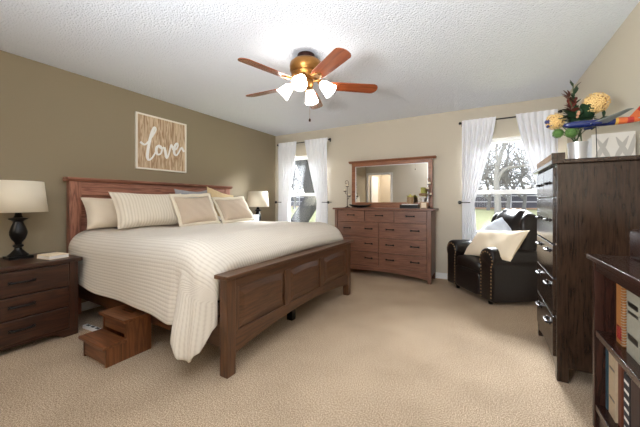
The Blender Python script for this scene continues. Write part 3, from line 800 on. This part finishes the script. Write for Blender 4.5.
# ------------------------------------------------------------------ armchair (recliner)
PHI = atan2(.60, .80) - pi / 2
ac = thing('armchair', 'dark brown leather recliner with rolled nailhead arms by the window', 'armchair', (-.185, 3.925, 0), PHI)
hw = .435
def arm(s):
    xo, xi = s * hw, s * (hw - .20)
    # rolled section in xz, outward overhang
    sec = [(xi, .05), (xi, .46)]
    cx = s * (hw - .105); r_ = .115
    for i in range(15):
        a = pi * 1.08 - (pi * 1.30) * i / 14
        sec.append((cx + s * -1 * r_ * cos(pi - a) * -1 if False else cx - s * r_ * cos(a) * -1 if False else cx + s * -r_ * cos(pi - a), .515 + r_ * sin(a)))
    sec.append((xo - s * .012, .42)); sec.append((xo - s * .012, .05))
    mb = MB(); k_ = len(sec)
    ys = [0.0, .012, .04, .12, .25, .30, .33] if s < 0 else [0.0, .012, .04, .2, .45, .56, .60]; sc_ = [.90, .97, 1.0, 1.0, 1.0, .97, .9]
    zoff = [0, 0, 0, .0, -.005, -.012, -.02]
    mx_ = sum(p[0] for p in sec) / k_; mz = .32
    for y, q, zo in zip(ys, sc_, zoff):
        mb.v += [(mx_ + (p[0] - mx_) * q, y, mz + (p[1] - mz) * q + zo) for p in sec]
    for i in range(len(ys) - 1):
        for j in range(k_):
            n = (j + 1) % k_
            mb.f.append((i * k_ + j, i * k_ + n, (i + 1) * k_ + n, (i + 1) * k_ + j))
    mb.f.append(tuple(range(k_))); mb.f.append(tuple(range((len(ys) - 1) * k_, len(ys) * k_))[::-1])
    a = obj('arm', mb, 'leather', ac, angle=50)
    # nailheads round the front panel
    out = []
    for j in range(1, k_ - 1):
        out.append(Vector((mx_ + (sec[j][0] - mx_) * .84, mz + (sec[j][1] - mz) * .86)))
    path = [Vector((out[0].x, .08))] + out + [Vector((out[-1].x, .08))]
    d = 0; nxt = 0; 
    for p, q in zip(path, path[1:]):
        L = (q - p).length
        while nxt <= d + L:
            c = p + (q - p) * ((nxt - d) / L)
            obj('nailhead', MB().sphere((c.x, -.001, c.y), .0085, 8, (1, .6, 1)), 'nail', a)
            nxt += .037
        d += L
    return a
arm(-1); arm(1)
obj('base', bx(-hw + .10, .05, .05, hw - .10, .44, .26), 'leather', ac, bevel=.02)
for x, y in ((-.3, .08), (.3, .08), (-.25, .40), (.25, .40)):
    obj('foot', MB().lathe([(.001, 0), (.022, 0), (.026, .05), (.001, .05)], 12, (x, y, 0)), 'black', ac)
obj('footrest', MB().sup((0, .035, .20), (.24, .055, .135), .35, .3, 32, 18), 'leather', ac, angle=180)
obj('seat_cushion', MB().sup((0, .25, .385), (.24, .27, .075), .45, .3, 36, 16, lambda p: Vector((p.x, p.y, p.z + .02 * max(0, 1 - (p.x / .2) ** 2 - (p.y / .3) ** 2)))), 'leather', ac, angle=180)
def chan(p):
    u = p.x / .275; v = max(0, p.z / .36)
    sc_ = 1 - .06 * max(0, p.z / .36) ** 3
    q = Vector((p.x * sc_, p.y, p.z))
    g = .012 * cos(u * pi * 4.5) * (.35 + .65 * v)
    q.y += -g if p.y < 0 else 0
    if p.z > .2: q.z += .006 * cos(u * pi * 4.5)
    if p.y < 0: q.y += .02 * cos(p.z * 16)
    return q
obj('backrest', MB().sup((0, 0, 0), (.275, .115, .36), .5, .42, 64, 36, chan, Matrix.Translation((.12, .50, .68)) @ Matrix.Rotation(radians(-10), 4, 'X')), 'leather', ac, angle=180)
pw = pillow('throw_pillow', 'cream throw pillow lying across the armchair seat', (.09, 3.92, .645), .76, .40, .15, radians(38), radians(214), radians(6), 'cream', 21)
pw2 = pillow('throw_pillow', 'pale blue white pillow behind the cream one on the armchair', (.12, 4.13, .755), .44, .42, .13, radians(30), radians(214), radians(38), 'paleblue', 22)

# ------------------------------------------------------------------ chest of drawers
CX, CYa, CYb, CZ = .398, 2.335, 3.09, 1.37
ch = thing('chest_of_drawers', 'tall dark oak chest of drawers against the right wall', 'chest of drawers', (CX, (CYa + CYb) / 2, 0))
def Q3(mb):
    cy = (CYa + CYb) / 2; mb.v = [(x - CX, y - cy, z) for x, y, z in mb.v]; return mb
obj('body', Q3(bx(CX + .012, CYa, .09, XR - .02, CYb, CZ)), 'chestZ', ch, bevel=.003)
obj('top', Q3(bx(CX - .03, CYa - .035, CZ, XR - .017, CYb + .035, CZ + .026)), 'chestY', ch, bevel=.005)
for y in (CYa, CYb - .045):
    obj('corner_post', Q3(bx(CX, y - .003, 0, CX + .06, y + .048, CZ)), 'chestZ', ch, bevel=.003)
    obj('leg', Q3(bx(XR - .08, y, 0, XR - .02, y + .045, .09)), 'chestZ', ch)
yy0, yy1 = CYa + .048, CYb - .045
ap = [(yy0, .05)] + [(yy0 + (yy1 - yy0) * i / 12, .05 + .04 * sin(pi * i / 12) ** .7) for i in range(1, 12)] + [(yy1, .05), (yy1, .125), (yy0, .125)]
obj('apron', Q3(MB().prism(ap, 'X', CX + .002, CX + .02)), 'chestY', ch)
for a, b_, n in ((1.165, 1.355, 2), (.862, 1.155, 1), (.640, .852, 1), (.392, .630, 1), (.130, .382, 1)):
    for i in range(n):
        y0 = yy0 + (yy1 - yy0) * i / n; y1 = yy0 + (yy1 - yy0) * (i + 1) / n
        d = obj('drawer', Q3(bx(CX - .012, y0 + .003, a, CX + .02, y1 - .003, b_)), 'chestY', ch, bevel=.004)
        for f in ([.5] if n == 2 else [.24, .76]):
            zc = (a + b_) / 2 + (.0 if a > .8 else .055)
            pull(d, (-.012, y0 + (y1 - y0) * f - (CYa + CYb) / 2, zc), .10, 'Y', (-1, 0, 0), .007)
# on the chest
TZ = CZ + .026
jb = thing('wooden_box', 'open-grained wooden box on the far front corner of the tall chest', 'box', (.45, 2.78, TZ))
obj('body', bx(-.06, -.33, 0, .008, .30, .058), 'oak', jb, bevel=.003)
obj('end_panel', bx(-.062, -.342, 0, .010, -.33, .060), 'chestZ', jb, bevel=.002)
vs = thing('flower_vase', 'silver vase of flowers standing on the tall chest', 'vase', (.568, 2.66, TZ))
obj('vase_body', MB().lathe([(.001, 0), (.052, 0), (.055, .01), (.050, .05), (.052, .11), (.058, .15), (.054, .15), (.048, .11), (.046, .02), (.001, .015)], 28), 'silver', vs)
M['hyd'] = plain('cream_yellow_petals', srgb(232, 196, 130), .8, 0, .2, .2, 40, .12)
M['hydcore'] = plain('amber_flower_core', srgb(176, 120, 62), .8)
M['leafg'] = plain('dark_green_leaf', srgb(40, 62, 40), .5, 0, .3, .1, 30, .3)
M['leafl'] = plain('fresh_green_leaf', srgb(96, 132, 66), .5, 0, .3, .1, 30, .3)
M['leafr'] = plain('burgundy_leaf', srgb(96, 44, 34), .5, 0, .3, .1, 30, .3)
M['berry'] = plain('peach_berry', srgb(206, 150, 116), .5)
M['bluef'] = plain('blue_petals', srgb(52, 60, 110), .6)
M['stem'] = plain('green_stem', srgb(70, 84, 50), .7)
BASE = Vector((.568, 2.66, TZ + .13))
NST = 0
def stem_to(c):
    c = Vector(c); m_ = (BASE + c) / 2 + Vector((0, 0, .02))
    global NST
    NST += 1
    o = Vector((cos(NST * 2.4), sin(NST * 2.4), 0)) * (.012 + .0024 * NST)
    m_ = m_ + o * .6
    return MB().tube(bez([BASE + o * .8 - Vector((0, 0, .08)), BASE + o, m_, c], 5), .003, 6)
def leaf(mb, p, d, L, wd, tilt=0):
    p = Vector(p); d = Vector(d).normalized()
    sd = d.cross(Vector((.2, -.3, 1))).normalized(); up = sd.cross(d)
    n0 = len(mb.v)
    for i in range(7):
        t = i / 6; wv = wd * sin(pi * min(1, t * .93 + .04)) ** .8
        c = p + d * L * t + up * (-.15 * L * t * t)
        mb.v += [tuple(c - sd * wv + up * wv * .3), tuple(c), tuple(c + sd * wv + up * wv * .3)]
    for i in range(6):
        a = n0 + i * 3
        mb.f += [(a, a + 1, a + 4, a + 3), (a + 1, a + 2, a + 5, a + 4)]
def hydrangea(c, r, mat, label, seed):
    root = thing('hydrangea', label, 'flower', (0, 0, 0), 0, None)
    obj('stem', stem_to(c), 'stem', root)
    rn = random.Random(seed); mb = MB(); c = Vector(c); n = 110
    obj('flower_core', MB().sphere(c, r * .8, 14), 'hydcore' if mat == 'hyd' else 'leafg', root, angle=180)
    for i in range(n):
        z = 1 - 2 * (i + .5) / n; a = i * 2.399963; q = sqrt(1 - z * z)
        d = Vector((q * cos(a), q * sin(a), z)); p = c + d * r * rn.uniform(.84, 1.04)
        t = d.cross(Vector((rn.uniform(-1, 1), rn.uniform(-1, 1), .3))).normalized(); b2 = d.cross(t)
        s_ = r * .24
        for k_ in range(4):
            an = k_ * pi / 2; e = t * cos(an) + b2 * sin(an); f = -t * sin(an) + b2 * cos(an)
            n0 = len(mb.v)
            mb.v += [tuple(p), tuple(p + e * s_ * .6 + f * s_ * .4 + d * s_ * .15), tuple(p + e * s_ + d * s_ * .25), tuple(p + e * s_ * .6 - f * s_ * .4 + d * s_ * .15)]
            mb.f.append((n0, n0 + 1, n0 + 2, n0 + 3))
    obj('flower_head', mb, mat, root, recalc=False)
    return root
hydrangea((.648, 2.60, 1.792), .068, 'hyd', 'large cream yellow hydrangea at the right top of the vase', 1)
hydrangea((.437, 2.62, 1.703), .055, 'hyd', 'cream yellow hydrangea drooping at the left of the vase', 2)
hydrangea((.450, 2.60, 1.612), .032, 'leafl', 'small green flower head under the left hydrangea', 3)
hydrangea((.518, 2.57, 1.606), .036, 'leafl', 'green flower head at the rim of the vase', 4)
def sprig(mat, c, label, n, L, wd, spread, seed, cat='leaves', berries=0, bm=None):
    root = thing('leaf_sprig', label, cat, (0, 0, 0))
    obj('stem', stem_to(c), 'stem', root)
    rn = random.Random(seed); mb = MB(); c = Vector(c)
    for i in range(n):
        f = i / max(1, n - 1)
        p = BASE + (c - BASE) * (.55 + .45 * f)
        d = ((c - BASE).normalized() * .6 + Vector((rn.uniform(-1, 1), rn.uniform(-1, 1), rn.uniform(-.5, .9))) * spread)
        leaf(mb, p, d, L * rn.uniform(.8, 1.2), wd)
    obj('leaves', mb, mat, root, recalc=False)
    if berries:
        q = MB()
        for i in range(berries):
            q.sphere(c + Vector((rn.uniform(-1, 1), rn.uniform(-1, 1), rn.uniform(-1, 1))) * .022, .009, 8)
        obj('berries', q, bm, root, angle=180)
    return root
sprig('leafr', (.512, 2.62, 1.86), 'burgundy leaf sprig rising at the top of the vase', 18, .065, .026, .7, 1)
sprig('leafg', (.535, 2.62, 1.93), 'tall thin green sprig above the burgundy leaves', 14, .06, .010, .6, 2)
sprig('leafg', (.60, 2.60, 1.735), 'dark green round leaves below the right hydrangea', 22, .085, .040, .8, 3)
sprig('leafg', (.52, 2.58, 1.72), 'dark green leaves between the two hydrangeas', 24, .08, .036, .9, 4)
sprig('leafg', (.69, 2.62, 1.70), 'green leaf stem reaching right behind the airplane', 8, .05, .014, .7, 5)
sprig('leafg', (.545, 2.56, 1.715), 'sprig with peach berries in the middle of the bouquet', 6, .05, .02, .9, 6, 'leaves', 9, 'berry')
sprig('leafg', (.40, 2.60, 1.69), 'sprig of small blue flowers at the left end of the bouquet', 4, .03, .008, .8, 7, 'flowers', 10, 'bluef')

# airplane model
M['navy'] = plain('navy_blue_enamel', srgb(18, 32, 84), .2, 0, .5, 0, 60, 0, .5)
M['orange'] = plain('orange_enamel', srgb(196, 96, 48), .25, 0, .5, 0, 60, 0, .5)
M['redp'] = plain('red_enamel', srgb(160, 40, 34), .25, 0, .5, 0, 60, 0, .5)
M['yel'] = plain('yellow_enamel', srgb(206, 156, 70), .25)
M['wing'] = plain('grey_wing_enamel', srgb(118, 124, 120), .3)
apr = thing('model_airplane', 'model airliner with navy body and orange red tail on the tall chest', 'model airplane', (.445, 2.43, 1.628), radians(4))
r_ = .0235
prof = [(.001, 0), (.009, .006), (.016, .02), (.021, .045), (r_, .08), (r_, .25)]
Rm = Matrix.Rotation(pi / 2, 3, 'Y')
def fus(prof, nm, mat, par): return obj(nm, MB().lathe(prof, 24, (0, 0, 0), Rm), mat, par, angle=60)
fz = fus(prof, 'fuselage', 'navy', apr)
fus([(r_, .25), (.0225, .265)], 'stripe', 'yel', fz); fus([(.0225, .265), (.0205, .305)], 'stripe', 'orange', fz)
fus([(.0205, .305), (.0175, .335)], 'stripe', 'redp', fz); fus([(.0175, .335), (.010, .385), (.004, .41), (.001, .412)], 'tail_cone', 'orange', fz)
def wing(s, x0, c0, x1, c1, span, z0, z1, th=.004, mat='wing', nm='wing'):
    mb = MB(); mb.v = []
    for (x, c, y, z) in ((x0, c0, s * .012, z0), (x1, c1, s * span, z1)):
        mb.v += [(x, y, z - th / 2), (x + c, y, z - th / 2), (x + c, y, z + th / 2), (x, y, z + th)]
        th *= .5
    mb.f = [(0, 1, 2, 3), (7, 6, 5, 4), (0, 4, 5, 1), (1, 5, 6, 2), (2, 6, 7, 3), (3, 7, 4, 0)]
    return obj(nm, mb, mat, apr, smooth=False)
for s in (-1, 1):
    wing(s, .125, .085, .235, .025, .20, -.010, .022)
    wing(s, .350, .045, .395, .018, .075, .004, .012, .003, 'wing', 'tailplane')
    obj('engine', MB().lathe([(.006, 0), (.010, .004), (.011, .02), (.007, .045), (.001, .046)], 16, (.125, s * .065, -.016), Rm), 'navy', apr)
fin = MB(); fin.prism([(.315, .015), (.385, .009), (.425, .105), (.385, .105)], 'Y', -.002, .002)
tf = obj('tail_fin', fin, 'orange', apr, smooth=False)
obj('stripe', MB().prism([(.352, .06), (.383, .10), (.405, .10), (.385, .03)], 'Y', -.0026, .0026), 'redp', tf, smooth=False)
sd = MB(); sd.tube([(.165, 0, -.02), (.17, 0, TZ - 1.628 + .01)], .0025, 8)
sd.lathe([(.001, TZ - 1.628), (.05, TZ - 1.628), (.046, TZ - 1.628 + .01), (.001, TZ - 1.628 + .011)], 24, (.17, 0, 0))
obj('stand', sd, 'bronze', apr)
# white planter box with grey leaf strokes behind the airplane
M['pot'] = plain('white_glazed_ceramic', srgb(212, 206, 195), .35)
M['greyleaf'] = plain('grey_leaf_glaze', srgb(172, 166, 156), .5)
pb = thing('ceramic_planter', 'white ceramic trough with grey leaf strokes behind the model airplane', 'planter', (.76, 2.72, TZ))
obj('trough', MB().box(-.115, -.05, 0, .10, .05, .012).box(-.115, -.05, .012, .10, -.04, .20).box(-.115, .04, .012, .10, .05, .185).box(-.115, -.04, .012, -.105, .04, .185).box(.09, -.04, .012, .10, .04, .185), 'pot', pb, smooth=False)
gl_ = MB()
for x, a in ((-.10, .42), (-.02, -.42), (.0, .40), (.075, -.42), (.06, .25)):
    p = Vector((x, -.0515 - .0012 * len(gl_.f) / 3, .015)); d = Vector((sin(a), 0, cos(a))); n_ = Vector((d.z, 0, -d.x))
    n0 = len(gl_.v); L = .17
    for t, wv in ((0, .006), (.3, .014), (.7, .012), (1, .002)):
        c = p + d * L * t
        c.x = max(-.11, min(.095, c.x))
        gl_.v += [tuple(c - n_ * wv), tuple(c + n_ * wv)]
    for i in range(3): gl_.f.append((n0 + 2 * i, n0 + 2 * i + 1, n0 + 2 * i + 3, n0 + 2 * i + 2))
obj('leaf_pattern', gl_, 'greyleaf', pb, smooth=False, solid=.002)

# ------------------------------------------------------------------ bookcase
KX, KY0, KY1, KH = .477, .90, 1.965, .865
bc = thing('bookcase', 'low dark mahogany bookcase along the right wall nearest the viewer', 'bookcase', (KX, (KY0 + KY1) / 2, 0))
def Q4(mb):
    cy = (KY0 + KY1) / 2; mb.v = [(x - KX, y - cy, z) for x, y, z in mb.v]; return mb
KB = XR - .02
obj('top', Q4(bx(KX - .018, KY0 - .03, KH - .028, KB, KY1 + .03, KH)), 'caseY', bc, bevel=.006)
for y in (KY0, KY1 - .028):
    obj('side_panel', Q4(bx(KX, y, 0, KB, y + .028, KH - .028)), 'caseZ', bc, bevel=.003)
obj('back_panel', Q4(bx(KB - .012, KY0 + .028, .04, KB, KY1 - .028, KH - .028)), 'caseY', bc)
for z in (.095, .465):
    obj('shelf', Q4(bx(KX + .004, KY0 + .028, z, KB - .012, KY1 - .028, z + .03)), 'caseY', bc, bevel=.003)
obj('top_rail', Q4(bx(KX + .004, KY0 + .028, KH - .075, KX + .022, KY1 - .028, KH - .028)), 'caseY', bc, bevel=.002)
obj('kick_board', Q4(bx(KX + .012, KY0 + .028, 0, KX + .03, KY1 - .028, .095)), 'caseY', bc)
def book(y0, y1, z, h, x0, depth, col, label, band=None, pages=srgb(220, 208, 186), spiral=False):
    nm = 'cover_%d_%d_%d' % tuple(int(c * 255) for c in col[:3])
    mt_ = M.get(nm) or plain(nm.replace('_', ' '), col, .6, 0, .3, .1, 60, .15); M[nm] = mt_
    if 'pages' not in M: M['pages'] = plain('book_pages', pages, .9)
    r = thing('book', label, 'book', (x0, y0, z), 0, 'books in the bookcase')
    t = y1 - y0; e = .004
    c = MB(); c.box(0, 0, 0, depth, e, h); c.box(0, t - e, 0, depth, t, h); c.box(0, e, 0, e, t - e, h)
    obj('cover', c, mt_, r, smooth=False)
    obj('pages', bx(e, e, .004, depth - .006, t - e, h - .004), 'pages', r, smooth=False)
    if band:
        for zb, hb in band[1]: obj('spine_mark', bx(-.0008, t * .12, zb, .0, t * .88, zb + hb), band[0], r, smooth=False)
    if spiral:
        s_ = MB()
        for i in range(int(h / .012)):
            zc = .008 + i * .012
            s_.tube([(.004 + .008 * cos(a), -.002 + .009 * sin(a), zc + .002 * a / 6) for a in [k_ * pi / 4 for k_ in range(9)]], .0012, 5)
        obj('spiral_binding', s_, 'knob', r)
    return r
S1, S0 = .4955, .1255
U0 = KX + .05
book(1.765, 1.83, S1, .27, U0, .21, srgb(150, 100, 52), 'orange tan spiral-bound book on the upper shelf', ('redp', [(.02, .06)]), spiral=True)
book(1.725, 1.76, S1, .26, U0 + .012, .20, srgb(70, 72, 76), 'dark grey book with pale patch beside the orange spiral book', ('whitecloth', [(.13, .06)]))
book(1.60, 1.72, S1, .272, U0, .22, srgb(142, 138, 124), 'thick pale grey binder on the upper shelf', ('black', [(.06, .025), (.17, .012), (.2, .02)]))
book(1.50, 1.59, S1, .25, U0, .20, srgb(66, 48, 40), 'dark brown book right of the pale grey binder')
book(1.908, 1.93, S0, .31, U0 - .01, .21, srgb(40, 66, 76), 'thin teal book at the end of the lower shelf')
book(1.815, 1.895, S0, .30, U0 - .008, .22, srgb(172, 154, 128), 'thick cream book on the lower shelf with dark marks', ('black', [(.08, .01), (.22, .01)]))
book(1.775, 1.81, S0, .28, U0, .20, srgb(96, 52, 34), 'reddish brown book beside the thick cream book')
book(1.69, 1.75, S0, .27, U0, .20, srgb(36, 36, 40), 'black book with white dots on the lower shelf', ('whitecloth', [(.03, .012), (.07, .012), (.11, .012), (.15, .012), (.19, .012), (.23, .012)]))
book(1.60, 1.68, S0, .29, U0, .20, srgb(60, 44, 40), 'dark maroon book right of the black dotted book')
# on the bookcase
rb = thing('wooden_box', 'glossy dark wooden box with tiny white lights on the bookcase', 'box', (.60, 1.80, KH))
bxm = MB(); pp = [(0, 0), (.24, 0), (.24, .12), (.02, .14), (.006, .135), (0, .12)]
bxm.prism([(x, z) for x, z in pp], 'Y', -.17, .13)
obj('case', bxm, 'caseY', rb, bevel=.006)
M['led'] = emit('white_indicator_light', (1, 1, 1, 1), 1.5)
obj('indicator_light', MB().box(-.002, -.10, .028, .001, -.093, .034).box(-.002, -.088, .028, .001, -.081, .034), 'led', rb)
kb = thing('speaker_box', 'plain black box on the bookcase at the right edge', 'speaker', (.60, 1.44, KH))
obj('body', bx(0, -.08, 0, .22, .10, .20), 'black', kb, bevel=.005)
obj('grille', bx(-.004, -.07, .012, 0, .09, .188), 'bronze', kb)

# ------------------------------------------------------------------ wall sign
M['plank'] = wood('whitewashed_plank', srgb(160, 124, 90), srgb(222, 200, 170), 'Z', .8, 1.6, .7)
M['frameivory'] = plain('ivory_sign_frame', srgb(244, 238, 226), .6)
SX, SY0, SY1, SZ0, SZ1 = XL, 1.92, 2.59, 1.53, 2.205
sg = thing('wall_sign', 'square wooden sign with white script lettering above the headboard', 'sign', (SX, (SY0 + SY1) / 2, (SZ0 + SZ1) / 2))
hs = (SY1 - SY0) / 2; hz = (SZ1 - SZ0) / 2
n = 7
for i in range(n):
    a = -hs + .015 + (2 * hs - .03) * i / n; b_ = -hs + .015 + (2 * hs - .03) * (i + 1) / n
    o = obj('plank', bx(.004, a + .001, -hz + .015, .016, b_ - .001, hz - .015), 'plank', sg, bevel=.001)
obj('frame', MB().box(.002, -hs, -hz, .03, -hs + .018, hz).box(.002, hs - .018, -hz, .03, hs, hz).box(.002, -hs + .018, -hz, .03, hs - .018, -hz + .018).box(.002, -hs + .018, hz - .018, .03, hs - .018, hz), 'frameivory', sg, smooth=False)
S = lambda u, v: (.020, -hs + 2 * hs * u, hz - 2 * hz * v)
strokes = [
    [(.08, .52), (.16, .555), (.24, .47), (.32, .34), (.365, .24), (.345, .205), (.305, .27), (.265, .40), (.225, .60), (.205, .76), (.235, .825), (.30, .77), (.365, .655)],
    [(.43, .53), (.385, .57), (.372, .64), (.40, .70), (.455, .68), (.485, .61), (.47, .545), (.43, .53), (.47, .575), (.53, .545)],
    [(.53, .545), (.548, .60), (.565, .69), (.585, .745), (.625, .66), (.65, .55), (.67, .48), (.69, .50), (.72, .565)],
    [(.72, .565), (.77, .55), (.815, .48), (.81, .425), (.765, .46), (.735, .55), (.74, .635), (.785, .665), (.835, .60), (.89, .50), (.915, .515), (.955, .57)]]
lt = MB()
for s_ in strokes:
    cvp = bez([S(*p) for p in s_], 8); m_ = len(cvp)
    rr = []
    for i in range(m_):
        d = cvp[min(i + 1, m_ - 1)] - cvp[max(i - 1, 0)]; d.normalize()
        rr.append(.0105 + .0075 * max(0, -d.z))
    lt.tube(cvp, rr, 8)
lt.v = [(.0165 + max(0, x - .016) * .4, y, z) for x, y, z in lt.v]
M['letters'] = plain('white_lettering_paint', srgb(250, 249, 246), .6)
obj('lettering', lt, 'letters', sg, angle=80)

# ------------------------------------------------------------------ ceiling fan
FC = Vector((-1.385, 2.19, ZC))
fan = thing('ceiling_fan', 'five-blade ceiling fan with cherry blades and four lit shades', 'ceiling fan', FC)
obj('canopy', MB().lathe([(.001, 0), (.075, 0), (.078, -.01), (.072, -.04), (.06, -.06), (.001, -.06)], 32), 'darkmetal', fan)
obj('motor_housing', MB().lathe([(.001, -.05), (.08, -.05), (.118, -.058), (.142, -.08), (.146, -.105), (.142, -.145), (.125, -.16), (.115, -.185), (.09, -.21), (.001, -.21)], 40), 'brass', fan, angle=50)
obj('vent_ring', MB().lathe([(.120, -.162), (.132, -.178), (.122, -.200), (.085, -.225), (.001, -.225)], 40), 'brass', fan)
obj('switch_housing', MB().lathe([(.001, -.21), (.06, -.21), (.066, -.225), (.066, -.275), (.05, -.30), (.03, -.31), (.001, -.312)], 32), 'brass', fan)
for k_ in range(5):
    a = radians(-33 + 72 * k_)
    Mr = Matrix.Rotation(a, 4, 'Z') @ Matrix.Translation((0, 0, -.262)) @ Matrix.Rotation(radians(-13), 4, 'X')
    out = []
    for i in range(9):
        t = pi / 2 - pi * i / 8 
        out.append((.665 - .05 + .05 * cos(t), math.copysign(min(.068, abs(.068 * sin(t)) ** 1), sin(t)) if i not in (0, 8) else .068 * sin(t)))
    poly = [(.20, .050), (.24, .060)] + out + [(.24, -.060), (.20, -.050)]
    mb = MB().prism(poly, 'Z', -.003, .003)
    mb.v = [tuple(Mr @ Vector(p)) for p in mb.v]
    b_ = obj('blade', mb, None, fan, bevel=.0015)
    # grain follows the blade
    me = b_.data; inv = Mr.inverted()
    me.transform(inv); b_.matrix_local = Mr; me.materials.append(M['blade'])
    ir = MB(); 
    for s in (-1, 1):
        ir.tube(bez([(.095, s * .012, .05), (.14, s * .028, .035), (.19, s * .036, -.006), (.25, s * .020, -.007), (.27, 0, -.007)], 4), .006, 8)
    ir.box(.19, -.035, -.010, .25, .035, -.004)
    o = obj('blade_iron', ir, 'brass', b_)
for k_ in range(4):
    a = radians(-72 + 90 * k_); d = Vector((cos(a), sin(a), 0))
    arm_ = MB(); arm_.tube(bez([d * .05 + Vector((0, 0, -.25)), d * .10 + Vector((0, 0, -.235)), d * .135 + Vector((0, 0, -.255))], 5), .009, 8)
    ax = (d * .72 + Vector((0, 0, -.70))).normalized()
    q = Vector((0, 0, 1)).rotation_difference(ax).to_matrix()
    o0 = d * .125 + Vector((0, 0, -.245))
    arm_.lathe([(.001, -.01), (.024, -.005), (.026, .02), (.001, .02)], 16, o0, q)
    lk = obj('light_arm', arm_, 'brass', fan)
    obj('glass_shade', MB().lathe([(.024, .02), (.036, .035), (.045, .06), (.051, .09), (.060, .125), (.066, .14), (.060, .13), (.001, .115)], 28, o0, q), 'bulbshade', lk, angle=60)
pc = MB(); pc.tube([(.02, .03, -.31), (.02, .03, -.56)], .0010, 5)
pch = obj('pull_chain', pc, 'brass', fan)
obj('chain_fob', MB().lathe([(.001, -.59), (.008, -.587), (.010, -.575), (.006, -.562), (.001, -.56)], 12, (.02, .03, 0)), 'darkmetal', pch)
